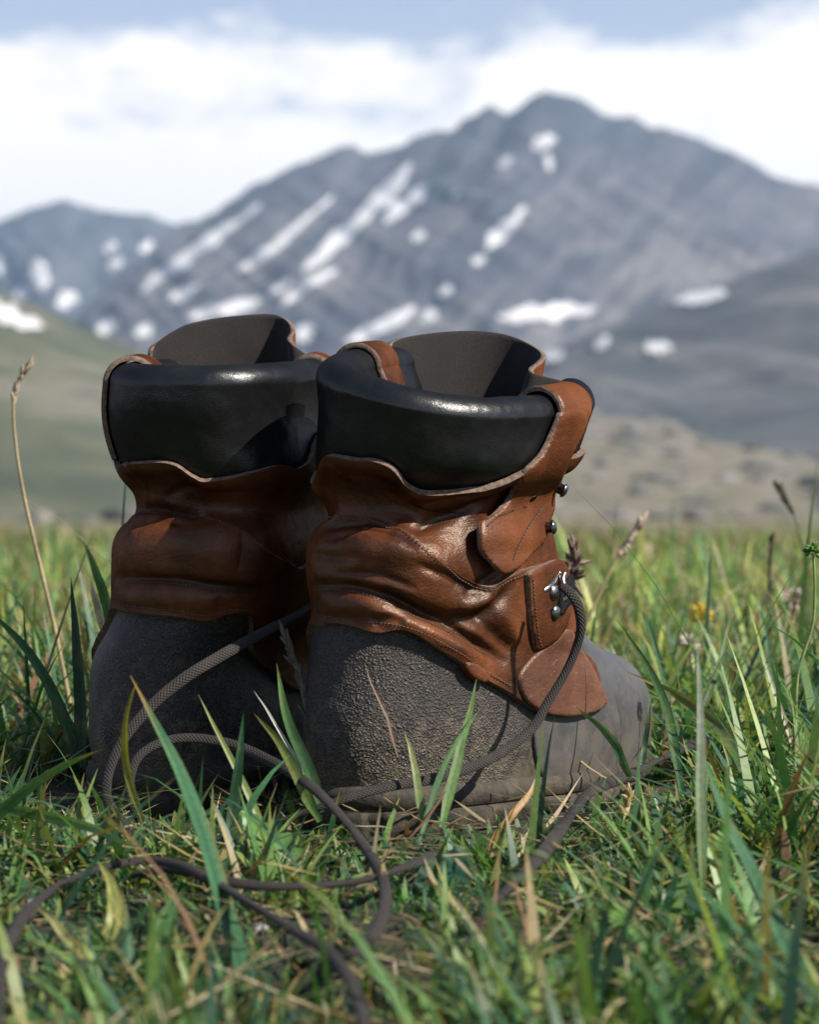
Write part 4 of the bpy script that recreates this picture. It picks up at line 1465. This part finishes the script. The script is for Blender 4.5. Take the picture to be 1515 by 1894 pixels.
# dry litter lying in the turf
def litter(n, r0, r1):
    x, y = scatter(n, r0, r1, 0.26)
    k = ~footprint(x, y, 0.002); x, y = x[k], y[k]; n = len(x)
    col = DRYS[rng.integers(0, len(DRYS), n)] * rng.uniform(0.5, 1.15, n)[:, None]
    z = turf_z(x, y) + rng.uniform(0.001, 0.016, n)
    return blades(x, y, rng.uniform(0.012, 0.055, n), rng.uniform(0.0008, 0.0024, n), rng.uniform(1.15, 1.65, n), rng.uniform(0, 6.28, n), rng.uniform(-0.3, 0.5, n), col, col, np.full(n, 0.2), 4, z)
V, Q, T, C = join([litter(3600, 0.5, 2.0)])
lm = np_mesh('dry_litter', V, Q, T)
colour(lm, C)
tag(link('dry_litter', lm, [M_DRY]), kind='stuff')


# boulders and scrub strewn over the valley floor
def boulders(n=900):
    r = np.sqrt(rng.uniform(160 ** 2, 2000 ** 2, n))
    th = rng.uniform(-0.30, 0.30, n)
    x, y = r * np.sin(th), r * np.cos(th)
    z = turf_z(x, y)
    V, T = [], []
    ico = bmesh.new(); bmesh.ops.create_icosphere(ico, subdivisions=1, radius=1.0)
    iv = np.array([v.co for v in ico.verts]); it = np.array([[v.index for v in f.verts] for f in ico.faces]); ico.free()
    for k in range(n):
        s = rng.lognormal(0.0, 0.55) * (0.5 + r[k] / 700)
        w = iv * (1 + 0.3 * rng.normal(size=(len(iv), 1)).clip(-1, 1)) * np.array([s * rng.uniform(0.8, 2.0), s, s * rng.uniform(0.35, 0.7)])
        T.append(it + len(iv) * k); V.append(w + np.array([x[k], y[k], z[k] + 0.15 * s]))
    t = NT('valley boulders')
    g = t.n('ShaderNodeNewGeometry').outputs['Position']
    t.set(t.ramp(t.noise(g, 0.02, 3), [(0.35, (0.05, 0.06, 0.035)), (0.5, (0.12, 0.115, 0.11)), (0.65, (0.24, 0.22, 0.20))]), 0.95)
    tag(link('valley_boulders', np_mesh('valley_boulders', np.vstack(V), None, np.vstack(T)), [t.m]), kind='stuff')
boulders()

# ------------------------------------------------------------------ single blades, stalks, flowers and leaves that stand out
GB, GL, GD, YG, ST, OR, RD, PW = (0.040, 0.125, 0.060), (0.110, 0.200, 0.055), (0.018, 0.055, 0.022), (0.20, 0.22, 0.05), (0.40, 0.32, 0.17), (0.36, 0.17, 0.06), (0.22, 0.08, 0.05), (0.40, 0.42, 0.34)
TIP = (0.34, 0.20, 0.05)

def ribbon(path, width, c0, c1=None, tipc=None, fold=0.25, n=36, w0=0.5):
    P = catmull(path, n)
    t = np.linspace(0, 1, n)
    P = P + (value_noise(np.stack([t * 5, t * 0 + random.random() * 50], 1), 3) * 0.0006)[:, None] * np.array([1, 0.3, 0.3])
    T = np.gradient(P, axis=0); T /= np.linalg.norm(T, axis=1)[:, None] + 1e-12
    view = P - CAMP; view /= np.linalg.norm(view, axis=1)[:, None]
    yaw = random.uniform(-0.5, 0.5)
    s = np.cross(T, view + np.array([math.sin(yaw), 0, 0.2])); s /= np.linalg.norm(s, axis=1)[:, None] + 1e-12
    nn = np.cross(s, T)
    w = width * 0.5 * np.minimum(w0 + t * 2.4, 1) * np.clip(1 - t ** 3.0, 0.03, 1)
    V = np.stack([P - s * w[:, None] - nn * (w * fold)[:, None], P - s * w[:, None] * 0.5 - nn * (w * fold * 0.4)[:, None], P, P + s * w[:, None] * 0.5 - nn * (w * fold * 0.4)[:, None], P + s * w[:, None] - nn * (w * fold)[:, None]], 1)
    i, j = np.meshgrid(np.arange(n - 1), np.arange(4), indexing='ij')
    Q = np.stack([i * 5 + j, i * 5 + j + 1, (i + 1) * 5 + j + 1, (i + 1) * 5 + j], -1).reshape(-1, 4)
    c0 = np.array(c0); c1 = np.array(c1 if c1 is not None else c0 * 1.2)
    C = c0 + (c1 - c0) * t[:, None]
    if tipc is not None:
        f = smooth(t, 0.86, 0.99)[:, None]
        C = C * (1 - f) + np.array(tipc) * f
    C = np.repeat(C[:, None], 5, 1)
    C = C * np.array([0.80, 1.12, 0.74, 1.06, 0.86])[None, :, None]
    bl = value_noise(np.stack([np.repeat(t * 9, 5), np.tile(np.arange(5) * 0.6, n)], 1), random.randint(0, 999)).reshape(n, 5)
    C = C * (1 + 0.22 * bl)[..., None]
    br = np.clip((bl - 0.55) * 2.2, 0, 0.7)[..., None]
    C = C * (1 - br) + np.array((0.20, 0.15, 0.05)) * br
    return V.reshape(-1, 3), Q, C.reshape(-1, 3)

def plant_mesh(name, parts, mat, parent=None, base=None):
    V, Q, C, o = [], [], [], 0
    for v, q, c in parts:
        V.append(v); Q.append(np.asarray(q) + o); C.append(c); o += len(v)
    V = np.vstack(V)
    if base is not None: V = V - base
    me = np_mesh(name, V, np.vstack(Q))
    colour(me, np.vstack(C))
    return link(name, me, [mat], parent)

def px_path(pts):
    return [at(*p) for p in pts]

BLADES = [
    ('wide blurred green blade with a browned tip leaning across the shaded boot', [(478, 1960, .79), (462, 1860, .80), (430, 1740, .83), (385, 1570, .88), (330, 1420, .92), (275, 1315, .945), (240, 1250, .955)], .0085, GB, (0.075, 0.19, 0.085), TIP),
    ('thin yellow blade bent over beside the wide browned-tip blade', [(262, 1520, 1.0), (236, 1420, 1.0), (231, 1340, .99), (243, 1285, .985), (252, 1262, .98)], .0035, YG, (0.26, 0.22, 0.05), None),
    ('curved green blade with an orange tip reaching in beside the shaded boot', [(-60, 1560, .97), (0, 1500, .96), (60, 1452, .955), (120, 1414, .95), (182, 1388, .945)], .0052, GB, GL, TIP),
    ('long pale green blade lying low below the shaded boot at the frame edge', [(-40, 1488, .99), (60, 1506, .98), (160, 1530, .965), (250, 1570, .94)], .0046, GL, (0.16, 0.27, 0.09), None),
    ('slim olive blade slanting in front of the shaded boot heel', [(520, 1620, 1.0), (470, 1490, 1.01), (420, 1385, 1.02), (366, 1285, 1.03)], .0034, GL, YG, None),
    ('dark upright green blade in front of the shaded heel', [(424, 1600, .99), (434, 1500, 1.0), (444, 1410, 1.0), (450, 1318, 1.0)], .0052, GD, GB, None),
    ('bright arching blade standing between the two boots', [(600, 1500, 1.05), (566, 1412, 1.06), (530, 1330, 1.065), (510, 1228, 1.07)], .0056, GB, (0.15, 0.27, 0.08), YG),
    ('green blade with brown edge leaning between the two boots', [(590, 1520, 1.03), (560, 1450, 1.035), (520, 1375, 1.04), (470, 1320, 1.045)], .0050, GL, YG, TIP),
    ('hair-thin whitish stem between the two boots', [(566, 1440, 1.06), (520, 1360, 1.065), (470, 1277, 1.07)], .0017, PW, PW, None),
    ('light green blade rising before the pebbled heel counter', [(818, 1530, 1.03), (838, 1440, 1.04), (862, 1345, 1.05), (882, 1256, 1.055)], .0046, GL, (0.17, 0.28, 0.10), None),
    ('second light green blade crossing low before the pebbled heel counter', [(775, 1560, 1.02), (800, 1480, 1.03), (835, 1390, 1.04), (890, 1310, 1.05)], .0030, GB, GL, None),
    ('thin reddish blade before the pebbled heel counter', [(738, 1400, 1.05), (716, 1330, 1.055), (694, 1275, 1.06), (672, 1226, 1.065)], .0013, (0.17, 0.085, 0.045), (0.20, 0.12, 0.065), None),
    ('short yellow-green pointed blade before the pebbled heel counter', [(782, 1520, 1.03), (772, 1450, 1.035), (760, 1395, 1.04), (750, 1352, 1.045)], .0036, GL, (0.33, 0.33, 0.14), None),
    ('bent orange dry blade in front of the muddy sole', [(893, 1602, 1.02), (912, 1556, 1.025), (950, 1504, 1.03), (985, 1460, 1.04), (1000, 1405, 1.05)], .0034, OR, (0.45, 0.27, 0.12), None),
    ('long pale straw lying over the lace end in front of the toe', [(690, 1738, .935), (800, 1678, .96), (930, 1610, 1.0), (1010, 1530, 1.05), (1076, 1432, 1.08)], .0040, ST, (0.50, 0.38, 0.25), None),
    ('slender green blade with a yellow tip above the toe cap', [(1262, 1470, 1.12), (1250, 1390, 1.13), (1226, 1290, 1.15), (1186, 1212, 1.16), (1134, 1140, 1.17)], .0046, GB, GL, (0.42, 0.33, 0.06)),
    ('broad two-tone blade arching to the toe cap', [(1410, 1500, 1.10), (1370, 1400, 1.14), (1310, 1326, 1.18), (1240, 1280, 1.2), (1160, 1244, 1.2)], .0080, GB, YG, TIP),
    ('green blade touching the side of the toe cap', [(1165, 1440, 1.10), (1148, 1396, 1.10), (1114, 1346, 1.11), (1068, 1308, 1.11)], .0042, GB, GL, YG),
    ('dark narrow blade standing up against the toe end', [(1186, 1430, 1.16), (1192, 1380, 1.17), (1200, 1330, 1.17), (1206, 1284, 1.175)], .0028, GD, GB, None),
    ('pale blurred upright blade right of the toe', [(1302, 1640, .90), (1300, 1500, .91), (1296, 1360, .92), (1290, 1196, .93)], .0042, GL, PW, None),
    ('straight pale straw stem standing in the grass right of the boots', [(1484, 1460, 1.27), (1464, 1370, 1.28), (1436, 1290, 1.29), (1408, 1204, 1.3)], .0032, ST, PW, None),
    ('dark green blade leaning right behind the toe', [(1296, 1330, 1.35), (1316, 1270, 1.36), (1336, 1210, 1.37), (1350, 1146, 1.38)], .0044, GD, GL, TIP),
    ('long wide blurred blade slanting to the bottom corner right of the boots', [(1560, 1960, .74), (1480, 1800, .77), (1410, 1650, .80), (1350, 1530, .83), (1300, 1400, .86)], .0072, GB, (0.09, 0.18, 0.09), None),
    ('pale green blade lying flat across the bottom turf', [(740, 1880, .80), (880, 1826, .82), (1000, 1788, .835), (1090, 1760, .85), (1172, 1742, .86)], .0050, GB, (0.16, 0.28, 0.13), None),
    ('straw-yellow bent stem near the bottom edge below the laces', [(215, 1815, .82), (150, 1760, .83), (105, 1710, .84), (66, 1672, .85)], .0046, YG, (0.46, 0.42, 0.20), None),
    ('yellowish curled blade under the lace bend at the frame edge', [(190, 1770, .86), (212, 1700, .865), (205, 1640, .875), (178, 1590, .88)], .0058, (0.24, 0.28, 0.08), (0.33, 0.34, 0.10), None),
    ('mid green upright blade in the foreground below the laces', [(258, 1840, .82), (280, 1760, .83), (305, 1690, .84), (325, 1640, .845)], .0052, GB, GL, None),
    ('short dry stick at the bottom edge of the turf', [(1300, 1910, .78), (1318, 1850, .79), (1336, 1796, .80)], .0048, (0.40, 0.30, 0.20), (0.36, 0.26, 0.18), None),
    ('dark pointed blade beside the shaded boot', [(150, 1420, 1.2), (150, 1300, 1.21), (142, 1180, 1.22), (130, 1066, 1.23)], .0062, GD, (0.015, 0.045, 0.02), None),
    ('dark green arching blade left of the shaded boot', [(140, 1400, 1.18), (100, 1290, 1.18), (40, 1190, 1.18), (-30, 1120, 1.18)], .0058, GD, GB, None),
    ('green blade with a yellow tip rising behind the shaded heel', [(210, 1200, 1.3), (196, 1120, 1.31), (176, 1060, 1.31), (155, 1000, 1.32)], .0060, GB, GL, (0.35, 0.33, 0.10)),
    ('dry pale blade leaning on the back of the shaded boot', [(200, 1190, 1.2), (186, 1140, 1.21), (172, 1100, 1.21), (166, 1072, 1.22)], .0042, ST, PW, None),
]
for lab, pts, w, c0, c1, tp in BLADES:
    v, q, c = ribbon(px_path(pts), w, c0, c1, tp)
    b0 = v[2].copy()
    o = plant_mesh('grass_blade', [(v, q, c)], M_GRASS, base=b0)
    o.location = b0
    tag(o, lab, 'grass blade', 'grass blades standing out round the boots')

def stalk_tube(path, w, col, n=40):
    P = catmull(path, n)
    T = np.gradient(P, axis=0); T /= np.linalg.norm(T, axis=1)[:, None]
    a = np.cross(T, [0.3, 1, 0.1]); a /= np.linalg.norm(a, axis=1)[:, None]
    b = np.cross(T, a)
    an = np.arange(6) * math.pi / 3
    V = P[:, None] + (np.cos(an)[None, :, None] * a[:, None] + np.sin(an)[None, :, None] * b[:, None]) * (w / 2 * np.linspace(1, 0.6, n))[:, None, None]
    i, j = np.meshgrid(np.arange(n - 1), np.arange(6), indexing='ij')
    Q = np.stack([i * 6 + j, i * 6 + (j + 1) % 6, (i + 1) * 6 + (j + 1) % 6, (i + 1) * 6 + j], -1).reshape(-1, 4)
    C = np.array(col)[None] * (1 + 0.15 * np.sin(np.arange(n * 6) * 0.9))[:, None]
    return V.reshape(-1, 3), Q, C

def grain(p, d, L, w, col):
    """a small pointed grain or petal"""
    d = d / (np.linalg.norm(d) + 1e-9)
    a = np.cross(d, [0.2, 1, 0.35]); a /= np.linalg.norm(a) + 1e-9
    b = np.cross(d, a)
    V = []
    for t, r in ((0, 0.25), (0.3, 1.0), (0.65, 0.8), (1.0, 0.08)):
        for k in range(5):
            x = k * 2 * math.pi / 5
            V.append(p + d * L * t + (a * math.cos(x) + b * math.sin(x) * 0.6) * w / 2 * r)
    Q = [[c * 5 + k, c * 5 + (k + 1) % 5, (c + 1) * 5 + (k + 1) % 5, (c + 1) * 5 + k] for c in range(3) for k in range(5)]
    return np.array(V), np.array(Q), np.tile(np.array(col) * random.uniform(0.75, 1.2), (len(V), 1))

def seed_stalk(label, pts, w, col, head_from, gl, gw, gcol, spread=0.5, n=60, cat='grass stalk'):
    path = px_path(pts)
    P = catmull(path, 80)
    base = P[0].copy()
    root = empty('seed_stalk', base)
    tag(root, label, cat)
    plant_mesh('stem', [stalk_tube(path, w, col)], M_DRY, root, base)
    k0 = int(80 * head_from)
    parts = []
    for k in range(n):
        i = random.randint(k0, 78)
        d = P[i + 1] - P[i]; d = d / np.linalg.norm(d)
        r = np.array([random.gauss(0, 1) for _ in range(3)])
        parts.append(grain(P[i], d + r * spread * random.random(), gl * random.uniform(0.6, 1.3), gw, gcol))
    plant_mesh('seed_head', parts, M_DRY, root, base)

seed_stalk('tall dry seed stalk left of the boots, bent at its head', [(128, 1300, 1.38), (100, 1160, 1.38), (72, 1040, 1.38), (44, 920, 1.38), (28, 820, 1.38), (24, 745, 1.38), (34, 705, 1.38), (52, 676, 1.38)], .0030, (0.36, 0.29, 0.17), 0.86, .007, .0022, (0.42, 0.35, 0.24), 0.35, 40)
seed_stalk('pale straw seed stalk leaning right behind the lace hook', [(1040, 1330, 1.62), (1070, 1200, 1.62), (1100, 1120, 1.62), (1135, 1045, 1.62), (1160, 1008, 1.62), (1186, 968, 1.62)], .0030, (0.40, 0.33, 0.17), 0.80, .009, .0045, (0.50, 0.38, 0.29), 0.25, 46)
seed_stalk('small brown ragged seed head beside the ankle of the sunlit boot', [(1010, 1240, 1.36), (1040, 1140, 1.36), (1056, 1080, 1.36), (1062, 1040, 1.36), (1060, 1015, 1.36)], .0014, (0.16, 0.13, 0.09), 0.74, .011, .0032, (0.20, 0.14, 0.11), 1.6, 50)
seed_stalk('short dark spike standing in the far grass on the right', [(1424, 1240, 1.9), (1424, 1150, 1.9), (1424, 1080, 1.9), (1428, 1000, 1.9)], .0020, (0.06, 0.07, 0.04), 0.55, .008, .0026, (0.05, 0.055, 0.035), 0.2, 60)
seed_stalk('dark bent seed head leaning at the frame edge right of the spike', [(1500, 1200, 1.9), (1492, 1080, 1.9), (1484, 1010, 1.9), (1468, 950, 1.9), (1440, 903, 1.9)], .0018, (0.10, 0.10, 0.06), 0.80, .010, .0030, (0.09, 0.08, 0.06), 0.25, 50)
seed_stalk('grey-brown furry spike growing between the two boots', [(585, 1420, 1.10), (570, 1330, 1.105), (556, 1260, 1.11), (540, 1210, 1.11), (525, 1172, 1.11)], .0018, (0.09, 0.10, 0.05), 0.30, .007, .0022, (0.11, 0.10, 0.075), 0.35, 110)
seed_stalk('short golden seed spike lying before the sole', [(1140, 1560, 1.06), (1152, 1520, 1.065), (1160, 1495, 1.07), (1162, 1468, 1.07)], .0014, (0.26, 0.22, 0.08), 0.5, .006, .0024, (0.46, 0.33, 0.14), 0.4, 30)

def flower(label, px, py, Y, r, petal, centre, cat='flower', drop=0.05, n=46):
    p = at(px, py, Y)
    base = np.array([p[0] + random.uniform(-.006, .006), p[1], float(turf_z(p[0], p[1]))])
    root = empty('flower', base)
    tag(root, label, cat)
    mid = (p + base) / 2 + np.array([random.uniform(-.004, .004), 0, 0])
    plant_mesh('stem', [stalk_tube([base, mid, p], .0016, (0.10, 0.17, 0.05), 20)], M_GRASS, root, base)
    parts = []
    for k in range(n):
        d = np.array([random.gauss(0, 1), random.gauss(0, 1), random.gauss(0.45, 0.8)])
        d /= np.linalg.norm(d)
        parts.append(grain(p + d * r * 0.35, d, r * 0.75, r * 0.34, petal if random.random() > 0.2 else centre))
    plant_mesh('flower_head', parts, M_DRY, root, base)
flower('pinkish white clover head standing tallest in the grass at right', 1470, 1110, 1.75, .0088, (0.55, 0.45, 0.40), (0.40, 0.30, 0.22))
flower('white clover head low in the grass right of the toe', 1273, 1196, 1.55, .0080, (0.56, 0.50, 0.44), (0.40, 0.28, 0.22))
flower('round yellow flower in the grass behind the toe', 1298, 1138, 1.75, .0085, (0.62, 0.46, 0.05), (0.50, 0.30, 0.03))
flower('small yellow-green bud in the far grass right of the boots', 1376, 1014, 2.1, .0050, (0.28, 0.30, 0.05), (0.35, 0.30, 0.05), n=24)
flower('tiny white flower open among the blades below the laces', 483, 1722, .87, .0028, (0.72, 0.68, 0.70), (0.6, 0.5, 0.5), n=26)

def bud_plant():
    path = px_path([(1470, 1420, 1.20), (1472, 1330, 1.20), (1476, 1250, 1.20), (1490, 1200, 1.20), (1505, 1150, 1.20), (1508, 1080, 1.20), (1505, 1022, 1.20)])
    base = np.array(path[0])
    root = empty('bud_stem', base)
    tag(root, 'tall bare green stem with one round bud at the frame edge right of the boots', 'plant')
    plant_mesh('stem', [stalk_tube(path, .0021, (0.26, 0.33, 0.13))], M_GRASS, root, base)
    parts = []
    for k in range(26):
        d = np.array([random.gauss(0, 1), random.gauss(0, 1), random.gauss(0.6, 0.6)]); d /= np.linalg.norm(d)
        parts.append(grain(np.array(path[-1]) + d * .0016, d, .0042, .0026, (0.12, 0.26, 0.05)))
    plant_mesh('bud', parts, M_GRASS, root, base)
bud_plant()

def leaf(name, label, pts, width, col, col2, lobes=0.0, cup=0.25, cat='leaf'):
    """a broad leaf with a midrib along pts"""
    P = catmull(px_path(pts), 48)
    n = len(P); t = np.linspace(0, 1, n)
    T = np.gradient(P, axis=0); T /= np.linalg.norm(T, axis=1)[:, None]
    view = P - CAMP; view /= np.linalg.norm(view, axis=1)[:, None]
    s = np.cross(T, view + np.array([0.1, 0, -0.5])); s /= np.linalg.norm(s, axis=1)[:, None]
    nn = np.cross(s, T)
    w = width / 2 * np.sin(np.pi * np.clip(t * 0.97 + 0.02, 0, 1)) ** 0.7
    if lobes: w = w * (1 - lobes * (0.5 + 0.5 * np.sin(t * 34)))
    cols = np.linspace(-1, 1, 9)
    V = P[:, None] + s[:, None] * (w[:, None] * cols[None])[..., None] + nn[:, None] * ((np.abs(cols)[None] ** 1.3) * w[:, None] * -cup + 0.0005 * np.sin(t * 40)[:, None] * np.abs(cols)[None])[..., None]
    i, j = np.meshgrid(np.arange(n - 1), np.arange(8), indexing='ij')
    Q = np.stack([i * 9 + j, i * 9 + j + 1, (i + 1) * 9 + j + 1, (i + 1) * 9 + j], -1).reshape(-1, 4)
    C = np.array(col)[None, None] * (1 - np.abs(cols)[None, :, None]) + np.array(col2)[None, None] * np.abs(cols)[None, :, None]
    C = np.repeat(C, n, 0) * (1 + 0.1 * np.sin(t * 60)[:, None, None] * np.abs(cols)[None, :, None])
    C[:, 4] *= 1.3
    b0 = P[0].copy()
    o = plant_mesh(name, [(V.reshape(-1, 3), Q, C.reshape(-1, 3))], M_GRASS, base=b0)
    o.location = b0
    tag(o, label, cat)
leaf('lobed_leaf', 'small bright green lobed leaf in front of the shaded heel', [(572, 1640, .97), (540, 1592, .98), (500, 1555, .985), (462, 1520, .99), (446, 1500, .99)], .0150, (0.13, 0.27, 0.08), (0.16, 0.30, 0.10), lobes=0.45)
leaf('round_leaf', 'broad dark green rounded leaf in front of the muddy sole', [(770, 1690, .93), (800, 1650, .935), (830, 1612, .94), (866, 1572, .945)], .0180, (0.022, 0.075, 0.040), (0.018, 0.06, 0.035), cup=0.15)
for k, (px, py, Y) in enumerate([(1150, 1690, .86), (1330, 1560, .93), (1010, 1850, .79), (340, 1850, .79)]):
    leaf('clover_leaf', ['small yellow-green leaf in the turf below the straw', 'small pale leaf in the turf right of the toe', 'olive leaf at the bottom edge of the turf', 'green leaf at the bottom edge below the laces'][k],
         [(px - 14, py + 26, Y), (px, py, Y + .004), (px + 20, py - 22, Y + .006)], .0085, (0.10, 0.20, 0.04), (0.15, 0.24, 0.05))

# ------------------------------------------------------------------ air: the far slopes fade to blue
def build_haze():
    x0, x1, y0, y1, z0, z1 = -8100, 8100, -8100, 11800, -46, 900
    v = [(x, y, z) for z in (z0, z1) for y in (y0, y1) for x in (x0, x1)]
    f = [(0, 2, 3, 1), (4, 5, 7, 6), (0, 1, 5, 4), (2, 6, 7, 3), (0, 4, 6, 2), (1, 3, 7, 5)]
    me = bpy.data.meshes.new('haze')
    me.from_pydata(v, [], f)
    m = bpy.data.materials.new('haze')
    m.use_nodes = True
    m.node_tree.nodes.clear()
    pv = m.node_tree.nodes.new('ShaderNodeVolumePrincipled')
    pv.inputs['Color'].default_value = (0.52, 0.74, 1.0, 1)
    pv.inputs['Density'].default_value = HAZE
    pv.inputs['Anisotropy'].default_value = 0.2
    o = m.node_tree.nodes.new('ShaderNodeOutputMaterial')
    m.node_tree.links.new(pv.outputs[0], o.inputs['Volume'])
    tag(link('haze', me, [m]), kind='stuff')
HAZE = 0.000064
build_haze()
